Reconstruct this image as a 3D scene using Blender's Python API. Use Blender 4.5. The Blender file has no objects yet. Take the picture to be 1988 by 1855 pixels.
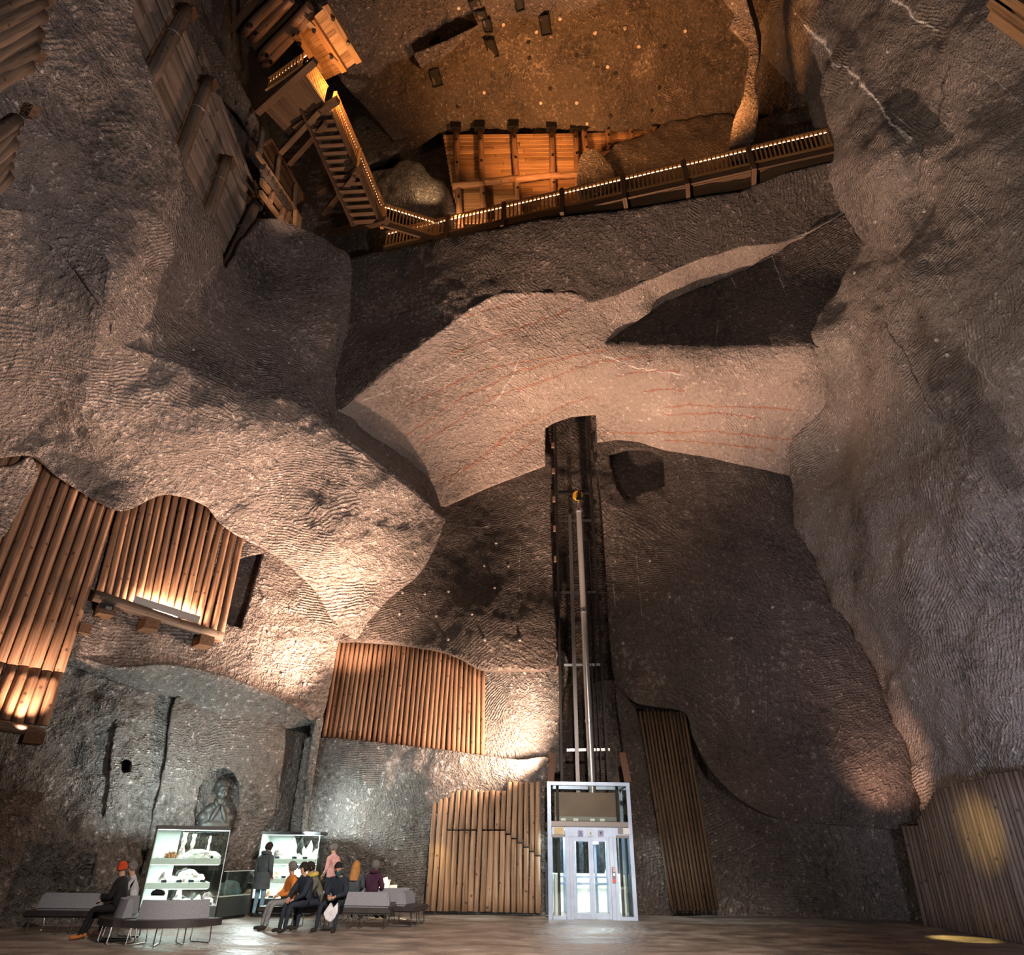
import bpy, bmesh, math, random
import numpy as np
from mathutils import Vector, Matrix, noise, Quaternion
from mathutils.geometry import delaunay_2d_cdt

random.seed(7)
SC = bpy.context.scene
COL = SC.collection
PI = math.pi

# ------------------------------------------------------------------ camera
FPX, PITCH, ROLL, CAMZ = 1320.0, math.radians(28.5), math.radians(0.8), 1.85
cam_data = bpy.data.cameras.new('camera')
cam_data.sensor_fit = 'HORIZONTAL'
cam_data.sensor_width = 36.0
cam_data.lens = 36.0 * FPX / 1988.0
cam_data.clip_end = 300
cam = bpy.data.objects.new('camera', cam_data)
COL.objects.link(cam)
CAMROT = Matrix.Rotation(PI / 2 + PITCH, 3, 'X') @ Matrix.Rotation(ROLL, 3, 'Z')
cam.matrix_world = Matrix.Translation((0, 0, CAMZ)) @ CAMROT.to_4x4()
SC.camera = cam

def ray(u, v):
    """direction through a photo pixel, scaled so that its length along the optical axis is 1"""
    return CAMROT @ Vector(((u - 994.0) / FPX, (927.5 - v) / FPX, -1.0))

CAMPOS = Vector((0, 0, CAMZ))
def plane_hit(u, v, n, d):
    r = ray(u, v)
    return (d - n[0]*CAMPOS.x - n[1]*CAMPOS.y - n[2]*CAMPOS.z) / (n[0]*r.x + n[1]*r.y + n[2]*r.z)

def vplane(a, b, off=0.0):
    """vertical plane through two ground points, pushed towards the chamber by off"""
    dx, dy = b[0]-a[0], b[1]-a[1]
    l = math.hypot(dx, dy)
    n = (dy/l, -dx/l, 0.0)
    d = n[0]*a[0] + n[1]*a[1]
    if -d < 0:                       # make n point at the camera
        n = (-n[0], -n[1], 0.0); d = -d
    return n, d + off

LEFT_A, LEFT_B = (-12.0, 19.0), (-5.9, 24.9)
def depth(u, v, s):
    k, a = s
    if k == 't': return a
    if k == 'X': return plane_hit(u, v, (1, 0, 0), a)
    if k == 'Y': return plane_hit(u, v, (0, 1, 0), a)
    if k == 'Z': return plane_hit(u, v, (0, 0, 1), a)
    if k == 'L': return plane_hit(u, v, *vplane(LEFT_A, LEFT_B, a))
    raise ValueError(k)
def P(u, v, s):
    return CAMPOS + ray(u, v) * depth(u, v, s)

# ------------------------------------------------------------------ world, lamps, exposure
world = bpy.data.worlds.new('world'); SC.world = world
world.use_nodes = True
wbg = world.node_tree.nodes['Background']
wbg.inputs[0].default_value = (0.30, 0.245, 0.225, 1)
wbg.inputs[1].default_value = 0.11
SC.view_settings.view_transform = 'Standard'
SC.view_settings.look = 'None'
SC.view_settings.gamma = 1.0
SC.view_settings.use_curve_mapping = False
SC.view_settings.exposure = 0.2
SC.cycles.max_bounces = 6
SC.cycles.diffuse_bounces = 3
SC.cycles.glossy_bounces = 3
SC.cycles.transmission_bounces = 6
SC.cycles.transparent_max_bounces = 10
SC.cycles.sample_clamp_indirect = 4.0
SC.cycles.use_denoising = True
SC.cycles.use_adaptive_sampling = True
SC.cycles.adaptive_threshold = 0.15
SC.cycles.adaptive_min_samples = 16

WARM = (1.0, 0.66, 0.46); AMBER = (1.0, 0.47, 0.15); COOL = (0.80, 0.95, 0.92); BLUE = (0.62, 0.74, 1.0); YELLOW = (1.0, 0.74, 0.25)
def spot(name, loc, target, power, color, size=70, blend=0.6, radius=0.15):
    d = bpy.data.lights.new(name, 'SPOT')
    d.energy = power; d.color = color; d.spot_size = math.radians(size); d.spot_blend = blend; d.shadow_soft_size = radius
    o = bpy.data.objects.new(name, d); COL.objects.link(o)
    o.location = loc
    o.rotation_euler = (Vector(target) - Vector(loc)).to_track_quat('-Z', 'Y').to_euler()
    return o
def point(name, loc, power, color, radius=0.1):
    d = bpy.data.lights.new(name, 'POINT')
    d.energy = power; d.color = color; d.shadow_soft_size = radius
    o = bpy.data.objects.new(name, d); COL.objects.link(o); o.location = loc
    return o
def area(name, loc, target, power, color, sx, sy):
    d = bpy.data.lights.new(name, 'AREA')
    d.energy = power; d.color = color; d.shape = 'RECTANGLE'; d.size = sx; d.size_y = sy
    o = bpy.data.objects.new(name, d); COL.objects.link(o); o.location = loc
    o.rotation_euler = (Vector(target) - Vector(loc)).to_track_quat('-Z', 'Y').to_euler()
    return o
# floodlights on the ledge beside the lift: warm light thrown up onto the overhangs and left along the wall
spot('flood_ledge_up', P(1112, 1440, ('Y', 22.2)), (4.2, 18.2, 21), 17000, WARM, 88, 0.8, 0.15)
spot('flood_ledge_left', P(1056, 1482, ('Y', 23.5)), P(860, 1290, ('Y', 24.6)), 4600, WARM, 150, 0.8, 0.12)
spot('flood_ledge_bulge', P(648, 1400, ('L', 1.0)), P(540, 960, ('Y', 19.5)), 11500, WARM, 110, 0.9, 0.15)
spot('flood_right_corner', P(1745, 1610, ('Y', 21.6)), P(1712, 1430, ('Y', 23.6)), 700, (1, .58, .40), 80, 1.0, 0.1)
spot('flood_ledge_corner', P(690, 1330, ('Y', 23.6)), P(690, 1180, ('Y', 24)), 2000, WARM, 120, 0.9, 0.1)
# amber lamps on the high gallery
spot('gallery_lamp_boards', P(884, 452, ('Y', 19.9)), P(1040, 330, ('Y', 21.3)), 900, (1, .58, .28), 95, .5, .06)
point('gallery_lamp_cabin', P(655, 160, ('Z', 27.8)), 200, AMBER, 0.15)
spot('gallery_lamp_boulder', P(880, 350, ('Y', 19.0)), P(795, 365, ('Y', 20.7)), 700, (1, .66, .34), 60, .7, 0.08)
spot('gallery_lamp_vault', P(1040, 330, ('Z', 26.0)), P(1080, 90, ('Z', 33)), 5200, (1, .42, .13), 130, 0.8, 0.4)
spot('gallery_lamp_vault_right', P(1400, 250, ('Z', 25.5)), P(1330, 60, ('Z', 33)), 2600, (1, .42, .13), 120, 0.8, 0.3)
spot('crib_lamp', P(600, 400, ('X', -7.6)), P(545, 380, ('X', -9.8)), 420, WARM, 60, .8, .08)
# lamps hidden in the beam troughs at the left
la, lb_ = P(262, 1176, ('L', .45)), P(382, 1214, ('L', .45))
t = area('trough_lamp', (la + lb_) / 2, (la + lb_) / 2 + Vector((-.05, .06, 1)), 420, WARM, (lb_ - la).length, .12)
t.rotation_euler = (PI, 0, math.atan2(lb_.y - la.y, lb_.x - la.x))
spot('beam_lamp', P(45, 1418, ('L', .75)), P(100, 1100, ('L', .2)), 900, WARM, 100, .8, .08)
# unseen fill spots added to light walls and floor, then the coloured lamps
spot('fill_floor_a', (-5.5, 3.5, 0.6), (12, 14, 12), 9800, (1.0, 0.86, 0.75), 82, 1.0, 0.15)
spot('fill_floor_b', (8, 1, 1.0), (-10, 15, 15), 13000, (1.0, 0.91, 0.88), 58, 1.0, 0.2)
spot('fill_floor_c', (6, 3, 0.5), (3, 25, 3), 1400, (1.0, 0.86, 0.76), 100, 1.0, 0.1)
spot('fill_down', (1.5, 3, 9.5), (-1.5, 18.5, 0), 17000, (1.0, 0.84, 0.72), 64, 1.0, 0.3)  # added overhead fill for the floor, no lamp hangs here
spot('flood_blue_corner', (8.0, 10.5, 1.0), (13, 15.5, 4.5), 2300, (.50, .64, 1.0), 100, 1.0, 0.3)
spot('flood_yellow_palisade', (9.6, 18.2, 2.6), P(1905, 1610, ('X', 12)), 420, YELLOW, 46, 1.0, 0.08)
spot('flood_yellow_floor', (10.6, 19.4, 2.8), P(1870, 1824, ('Z', 0)), 700, YELLOW, 34, 0.7, 0.05)
spot('flood_yellow_corner', P(846, 1640, ('Y', 23.8)), P(836, 1700, ('Y', 24.6)), 22, YELLOW, 120, 0.8, 0.05)

# ------------------------------------------------------------------ materials
MATS = {}
def nodes_of(name):
    m = bpy.data.materials.new(name); m.use_nodes = True
    nt = m.node_tree; b = nt.nodes['Principled BSDF']
    MATS[name] = m
    return m, nt, b
def N(nt, typ, **kw):
    n = nt.nodes.new(typ)
    for k, v in kw.items():
        if isinstance(k, str) and hasattr(n, k): setattr(n, k, v)
    return n
def ramp(nt, stops):
    r = nt.nodes.new('ShaderNodeValToRGB')
    while len(r.color_ramp.elements) < len(stops): r.color_ramp.elements.new(0.5)
    for e, (p, c) in zip(r.color_ramp.elements, stops):
        e.position = p; e.color = (c[0], c[1], c[2], 1) if not isinstance(c, (int, float)) else (c, c, c, 1)
    return r
def rock_material(name, dark, mid, light, chisel=1.0, cells=0.5, band=3.4, rough=0.75, speck=0.6, grain=1.0):
    m, nt, b = nodes_of(name); L = nt.links.new
    tc = N(nt, 'ShaderNodeTexCoord'); co = tc.outputs['Object']
    big = N(nt, 'ShaderNodeTexNoise'); big.inputs['Scale'].default_value = 0.36; big.inputs['Detail'].default_value = 3; big.inputs['Roughness'].default_value = 0.62
    L(co, big.inputs['Vector'])
    fine = N(nt, 'ShaderNodeTexNoise'); fine.inputs['Scale'].default_value = 6.5; fine.inputs['Detail'].default_value = 3; fine.inputs['Roughness'].default_value = 0.78
    L(co, fine.inputs['Vector'])
    # tone: broad mottling plus crystalline grain
    s1 = N(nt, 'ShaderNodeMath', operation='MULTIPLY'); s1.inputs[1].default_value = 0.55; L(big.outputs['Fac'], s1.inputs[0])
    mx = N(nt, 'ShaderNodeMath', operation='MULTIPLY_ADD'); mx.inputs[1].default_value = 0.62 * grain; L(fine.outputs['Fac'], mx.inputs[0]); L(s1.outputs[0], mx.inputs[2])
    k = 0.5 * (0.55 + 0.62 * grain)
    cr = ramp(nt, [(k - .17, dark), (k - .02, mid), (k + .06, mid), (k + .19, light)]); L(mx.outputs[0], cr.inputs['Fac'])
    spr = ramp(nt, [(0.60, 0.0), (0.70, speck)]); L(fine.outputs['Fac'], spr.inputs['Fac'])
    mixs = N(nt, 'ShaderNodeMix', data_type='RGBA'); L(spr.outputs['Color'], mixs.inputs['Factor']); L(cr.outputs['Color'], mixs.inputs['A'])
    mixs.inputs['B'].default_value = (min(1, light[0]*1.7), min(1, light[1]*1.7), min(1, light[2]*1.7), 1)
    at = N(nt, 'ShaderNodeAttribute'); at.attribute_name = 'vein'
    mixv = N(nt, 'ShaderNodeMix', data_type='RGBA')
    L(at.outputs['Alpha'], mixv.inputs['Factor']); L(mixs.outputs['Result'], mixv.inputs['A']); L(at.outputs['Color'], mixv.inputs['B'])
    L(mixv.outputs['Result'], b.inputs['Base Color'])
    b.inputs['Roughness'].default_value = rough; b.inputs['Specular IOR Level'].default_value = 0.4
    # chisel strokes: bands whose direction changes from cell to cell
    wadd = N(nt, 'ShaderNodeVectorMath', operation='MULTIPLY_ADD'); wadd.inputs[1].default_value = (1.6, 1.6, 1.6)
    L(big.outputs['Color'], wadd.inputs[0]); L(co, wadd.inputs[2])
    vo = N(nt, 'ShaderNodeTexVoronoi'); vo.inputs['Scale'].default_value = cells; L(wadd.outputs[0], vo.inputs['Vector'])
    ang = N(nt, 'ShaderNodeSeparateColor'); L(vo.outputs['Color'], ang.inputs[0])
    am = N(nt, 'ShaderNodeMath', operation='MULTIPLY'); am.inputs[1].default_value = 2.4; L(ang.outputs[0], am.inputs[0])
    vr = N(nt, 'ShaderNodeVectorRotate', rotation_type='AXIS_ANGLE'); vr.inputs['Axis'].default_value = (0.5, 0.8, 0.33)
    L(co, vr.inputs['Vector']); L(am.outputs[0], vr.inputs['Angle'])
    wv = N(nt, 'ShaderNodeTexWave', wave_type='BANDS', bands_direction='Z'); wv.inputs['Scale'].default_value = band
    wv.inputs['Distortion'].default_value = 7.0; wv.inputs['Detail'].default_value = 1.0; wv.inputs['Detail Scale'].default_value = 0.45; wv.inputs['Detail Roughness'].default_value = 0.5
    L(vr.outputs[0], wv.inputs['Vector'])
    gj = N(nt, 'ShaderNodeMath', operation='MULTIPLY_ADD'); gj.inputs[1].default_value = 0.35; L(ang.outputs[1], gj.inputs[0]); L(fine.outputs['Fac'], gj.inputs[2])
    gr = ramp(nt, [(0.48, 0.05), (0.80, 1.0)]); L(gj.outputs[0], gr.inputs['Fac'])
    gm = N(nt, 'ShaderNodeMath', operation='MULTIPLY'); L(wv.outputs['Fac'], gm.inputs[0]); L(gr.outputs['Color'], gm.inputs[1])
    hs = N(nt, 'ShaderNodeMath', operation='MULTIPLY_ADD'); hs.inputs[1].default_value = 0.36 * chisel; L(gm.outputs[0], hs.inputs[0])
    ps = N(nt, 'ShaderNodeMath', operation='MULTIPLY'); ps.inputs[1].default_value = 1.7 * grain; L(fine.outputs['Fac'], ps.inputs[0]); L(ps.outputs[0], hs.inputs[2])
    bp = N(nt, 'ShaderNodeBump'); bp.inputs['Strength'].default_value = 1.0; bp.inputs['Distance'].default_value = 0.11
    L(hs.outputs[0], bp.inputs['Height']); L(bp.outputs[0], b.inputs['Normal'])
    return m
rock_material('rock_brown', (0.042, 0.034, 0.031), (0.145, 0.115, 0.102), (0.33, 0.272, 0.245), chisel=1.0)
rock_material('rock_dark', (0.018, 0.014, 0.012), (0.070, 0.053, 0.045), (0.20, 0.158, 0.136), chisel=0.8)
rock_material('rock_umber', (0.036, 0.028, 0.024), (0.090, 0.069, 0.059), (0.23, 0.184, 0.160), chisel=0.6)
rock_material('rock_wall', (0.060, 0.050, 0.044), (0.185, 0.153, 0.134), (0.36, 0.305, 0.272), chisel=0.75, speck=.45, grain=.85)
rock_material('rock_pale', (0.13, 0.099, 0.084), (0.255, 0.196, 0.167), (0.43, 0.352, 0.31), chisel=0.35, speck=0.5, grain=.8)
rock_material('rock_grey', (0.030, 0.027, 0.025), (0.13, 0.117, 0.109), (0.34, 0.312, 0.298), chisel=0.9, band=4.6)

def simple(name, color, rough=0.6, metal=0.0, spec=0.5, emit=None, es=0.0, alpha=None, trans=0.0, var=0.0, vscale=6.0, bump=0.0):
    m, nt, b = nodes_of(name); L = nt.links.new
    b.inputs['Base Color'].default_value = (*color, 1)
    b.inputs['Roughness'].default_value = rough; b.inputs['Metallic'].default_value = metal
    b.inputs['Specular IOR Level'].default_value = spec
    if trans: b.inputs['Transmission Weight'].default_value = trans
    if emit:
        b.inputs['Emission Color'].default_value = (*emit, 1); b.inputs['Emission Strength'].default_value = es
    if alpha is not None: b.inputs['Alpha'].default_value = alpha
    if var or bump:
        tc = N(nt, 'ShaderNodeTexCoord')
        nz = N(nt, 'ShaderNodeTexNoise'); nz.inputs['Scale'].default_value = vscale; nz.inputs['Detail'].default_value = 5
        L(tc.outputs['Object'], nz.inputs['Vector'])
        if var:
            c0 = tuple(max(0, c*(1-var)) for c in color); c1 = tuple(min(1, c*(1+var)) for c in color)
            r = ramp(nt, [(0.35, c0), (0.65, c1)]); L(nz.outputs['Fac'], r.inputs['Fac']); L(r.outputs['Color'], b.inputs['Base Color'])
        if bump:
            bp = N(nt, 'ShaderNodeBump'); bp.inputs['Strength'].default_value = bump; bp.inputs['Distance'].default_value = 0.02
            L(nz.outputs['Fac'], bp.inputs['Height']); L(bp.outputs[0], b.inputs['Normal'])
    return m

def wood_material(name, c_dark, c_light, axis='Z', grain=3.0, knots=True, rough=0.75, random_amt=0.5):
    """grain along the object's own axis, tone that differs from piece to piece"""
    m, nt, b = nodes_of(name); L = nt.links.new
    tc = N(nt, 'ShaderNodeTexCoord'); oi = N(nt, 'ShaderNodeObjectInfo')
    off = N(nt, 'ShaderNodeVectorMath', operation='MULTIPLY_ADD')
    cmb = N(nt, 'ShaderNodeCombineXYZ')
    for i in range(3): L(oi.outputs['Random'], cmb.inputs[i])
    off.inputs[1].default_value = (37, 53, 71); L(cmb.outputs[0], off.inputs[0]); L(tc.outputs['Object'], off.inputs[2])
    mp = N(nt, 'ShaderNodeMapping')
    s = {'X': (0.25, 6, 6), 'Y': (6, 0.25, 6), 'Z': (6, 6, 0.25)}[axis]
    mp.inputs['Scale'].default_value = s
    L(off.outputs[0], mp.inputs['Vector'])
    nz = N(nt, 'ShaderNodeTexNoise'); nz.inputs['Scale'].default_value = grain; nz.inputs['Detail'].default_value = 6; nz.inputs['Roughness'].default_value = 0.65
    L(mp.outputs[0], nz.inputs['Vector'])
    ra = N(nt, 'ShaderNodeMath', operation='MULTIPLY_ADD'); ra.inputs[1].default_value = 0.30 * random_amt; 
    L(oi.outputs['Random'], ra.inputs[0]); L(nz.outputs['Fac'], ra.inputs[2])
    cr = ramp(nt, [(0.36, c_dark), (0.85, c_light)]); L(ra.outputs[0], cr.inputs['Fac'])
    out = cr.outputs['Color']
    if knots:
        kn = N(nt, 'ShaderNodeTexVoronoi'); kn.inputs['Scale'].default_value = 3.2; L(off.outputs[0], kn.inputs['Vector'])
        kr = ramp(nt, [(0.10, 0.75), (0.17, 0.0)]); L(kn.outputs['Distance'], kr.inputs['Fac'])
        mk = N(nt, 'ShaderNodeMix', data_type='RGBA'); L(kr.outputs['Color'], mk.inputs['Factor']); L(out, mk.inputs['A'])
        mk.inputs['B'].default_value = (c_dark[0]*0.35, c_dark[1]*0.35, c_dark[2]*0.35, 1)
        out = mk.outputs['Result']
    L(out, b.inputs['Base Color']); b.inputs['Roughness'].default_value = rough; b.inputs['Specular IOR Level'].default_value = 0.3
    bp = N(nt, 'ShaderNodeBump'); bp.inputs['Strength'].default_value = 0.5; bp.inputs['Distance'].default_value = 0.015
    L(nz.outputs['Fac'], bp.inputs['Height']); L(bp.outputs[0], b.inputs['Normal'])
    return m
wood_material('log_wood', (0.075, 0.038, 0.021), (0.31, 0.168, 0.098))
wood_material('log_wood_lit', (0.13, 0.075, 0.044), (0.44, 0.285, 0.18))  # lighter copy of the log wood, lamp light put into its colour
wood_material('log_wood_dark', (0.035, 0.021, 0.013), (0.145, 0.088, 0.050))
wood_material('log_wood_grey', (0.040, 0.027, 0.020), (0.165, 0.115, 0.084))
wood_material('board_wood', (0.10, 0.048, 0.021), (0.40, 0.225, 0.11), axis='X', knots=False, random_amt=1.3)
wood_material('board_wood_grey', (0.035, 0.025, 0.020), (0.24, 0.175, 0.14), axis='X', knots=False, random_amt=1.3)
wood_material('rail_wood', (0.24, 0.10, 0.03), (0.50, 0.24, 0.08), axis='X', knots=False)
wood_material('beam_wood', (0.045, 0.022, 0.011), (0.15, 0.080, 0.038), axis='X', knots=False)
simple('led_warm', (1, .8, .55), emit=(1.0, .66, .34), es=9.0)
simple('black_metal', (.012, .012, .013), .45, .6)
simple('steel', (.55, .56, .58), .28, 1.0)
simple('lamp_grey', (.35, .34, .33), .5, .5)
def glass_material(name, tint, gloss=0.12, rough=0.02):
    m = bpy.data.materials.new(name); m.use_nodes = True; nt = m.node_tree; MATS[name] = m
    nt.nodes.clear(); L = nt.links.new
    out = N(nt, 'ShaderNodeOutputMaterial'); mx = N(nt, 'ShaderNodeMixShader'); tr = N(nt, 'ShaderNodeBsdfTransparent'); gl = N(nt, 'ShaderNodeBsdfGlossy')
    fr = N(nt, 'ShaderNodeFresnel'); fr.inputs['IOR'].default_value = 1.5
    tr.inputs['Color'].default_value = (*tint, 1); gl.inputs['Roughness'].default_value = rough; gl.inputs['Color'].default_value = (.9, .95, .95, 1)
    ad = N(nt, 'ShaderNodeMath', operation='MULTIPLY_ADD'); ad.inputs[1].default_value = 0.8; ad.inputs[2].default_value = gloss * .3
    L(fr.outputs[0], ad.inputs[0]); L(ad.outputs[0], mx.inputs['Fac'])
    L(tr.outputs[0], mx.inputs[1]); L(gl.outputs[0], mx.inputs[2]); L(mx.outputs[0], out.inputs['Surface'])
glass_material('glass_clear', (.93, .97, .95))
glass_material('glass_edge', (.75, .9, .85))
simple('steel_brushed', (.27, .33, .43), .34, .9, var=.08, vscale=3)
simple('steel_dark', (.16, .15, .15), .4, .8)
simple('brown_panel', (.17, .10, .075), .45, .2, var=.15, vscale=1.5)
simple('cab_panel', (.62, .64, .60), .35, .3)
simple('cab_light', (1, 1, 1), emit=(.86, .95, 1.0), es=8.0)
simple('sign_white', (.72, .78, .86), .4)
simple('sign_blue', (.012, .02, .14), .4)
simple('sign_plate', (.30, .33, .52), .4)
simple('sign_green', (.02, .30, .16), .4)
simple('notice_yellow', (.62, .50, .26), .6, var=.1, vscale=20)
simple('notice_grey', (.25, .26, .28), .5)
simple('red_led', (.4, .01, .01), emit=(1, .04, .03), es=2.2)
simple('pipe_grey', (.50, .50, .50), .35, .75)
simple('sheave_yellow', (.55, .27, .02), .4, .2)
simple('rail_dark', (.018, .015, .014), .5, .5)
simple('post_brown', (.20, .12, .09), .5, .3)
simple('case_white', (.58, .63, .60), .5)
simple('case_dark', (.045, .055, .055), .35, .3)
simple('case_black', (.006, .006, .007), .4)
simple('case_led', (1, 1, 1), emit=(.93, 1.0, .95), es=5.0)
simple('seat_dark', (.030, .026, .028), .42, 0, .5, var=.2, vscale=4)
simple('back_grey', (.20, .21, .24), .8, var=.08, vscale=30, bump=.3)
simple('chrome', (.75, .76, .78), .12, 1.0)
simple('card_dark', (.02, .025, .04), .5)
simple('bust_stone', (.030, .031, .029), .5, 0, .5, var=.35, vscale=5, bump=.4)
def crystal_material(name, a, b, sc=9.0, rough=.35):
    m, nt, bs = nodes_of(name); L = nt.links.new
    tc = N(nt, 'ShaderNodeTexCoord'); nz = N(nt, 'ShaderNodeTexNoise'); nz.inputs['Scale'].default_value = sc; nz.inputs['Detail'].default_value = 4
    L(tc.outputs['Object'], nz.inputs['Vector']); r = ramp(nt, [(.38, a), (.62, b)]); L(nz.outputs['Fac'], r.inputs['Fac']); L(r.outputs['Color'], bs.inputs['Base Color'])
    bs.inputs['Roughness'].default_value = rough
crystal_material('salt_white', (.72, .70, .68), (.88, .88, .87))
crystal_material('salt_stripe', (.30, .20, .18), (.82, .80, .78), 7)
crystal_material('salt_rust', (.55, .20, .10), (.80, .66, .58), 6)
crystal_material('salt_brown', (.16, .07, .03), (.50, .25, .12), 12)
crystal_material('salt_dark', (.10, .07, .08), (.55, .47, .45), 7)

# ------------------------------------------------------------------ rock surfaces
def new_obj(name, me, mat=None, parent=None, **props):
    o = bpy.data.objects.new(name, me); COL.objects.link(o)
    if mat is not None and me is not None and not me.materials: me.materials.append(MATS[mat] if isinstance(mat, str) else mat)
    if parent is not None: o.parent = parent
    for k, v in props.items(): o[k] = v
    return o

def tps_fit(uv, w, lam=1e-3):
    n = len(uv); c = uv.mean(0); s = max(uv.std(), 1e-6); q = (uv - c) / s
    d2 = ((q[:, None] - q[None]) ** 2).sum(-1)
    K = np.where(d2 > 0, 0.5 * d2 * np.log(np.maximum(d2, 1e-12)), 0) + lam * np.eye(n)
    Pm = np.c_[np.ones(n), q]
    A = np.block([[K, Pm], [Pm.T, np.zeros((3, 3))]])
    sol = np.linalg.lstsq(A, np.r_[w, 0, 0, 0], rcond=None)[0]
    def ev(x):
        x = (x - c) / s
        out = np.empty(len(x))
        for i in range(0, len(x), 20000):
            xx = x[i:i+20000]
            d = ((xx[:, None] - q[None]) ** 2).sum(-1)
            U = 0.5 * d * np.log(np.maximum(d, 1e-12))
            out[i:i+20000] = U @ sol[:n] + sol[n] + xx @ sol[n+1:]
        return out
    return ev

def catmull(pts, step, smooth=True):
    """closed outline resampled about every step pixels"""
    out = []; n = len(pts)
    for i in range(n):
        p0, p1, p2, p3 = (np.array(pts[(i + k) % n], float) for k in (-1, 0, 1, 2))
        m = max(1, int(np.linalg.norm(p2 - p1) / step))
        for j in range(m):
            t = j / m
            lin = p1 + (p2 - p1) * t
            if smooth:
                l1, l2 = np.linalg.norm(p2 - p1), max(np.linalg.norm(p1 - p0), 1e-6)
                l3 = max(np.linalg.norm(p3 - p2), 1e-6)
                m1 = (p2 - p0) * min(1, l1 / (l1 + l2)); m2 = (p3 - p1) * min(1, l1 / (l1 + l3))
                h = (2*t**3 - 3*t**2 + 1) * p1 + (t**3 - 2*t**2 + t) * m1 + (-2*t**3 + 3*t**2) * p2 + (t**3 - t**2) * m2
                out.append(0.75 * h + 0.25 * lin)
            else: out.append(lin)
    return np.array(out)

def inside(poly, pts):
    x, y = pts[:, 0], pts[:, 1]; c = np.zeros(len(pts), bool); n = len(poly); j = n - 1
    for i in range(n):
        xi, yi = poly[i]; xj, yj = poly[j]
        if yi != yj:
            k = ((yi > y) != (yj > y)) & (x < (xj - xi) * (y - yi) / (yj - yi) + xi)
            c ^= k
        j = i
    return c

def seg_dist(pts, line):
    best = np.full(len(pts), 1e9)
    for a, b in zip(line[:-1], line[1:]):
        a = np.array(a, float); b = np.array(b, float); ab = b - a
        t = np.clip(((pts - a) @ ab) / (ab @ ab), 0, 1)
        best = np.minimum(best, np.linalg.norm(pts - (a + t[:, None] * ab), axis=1))
    return best

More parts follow.
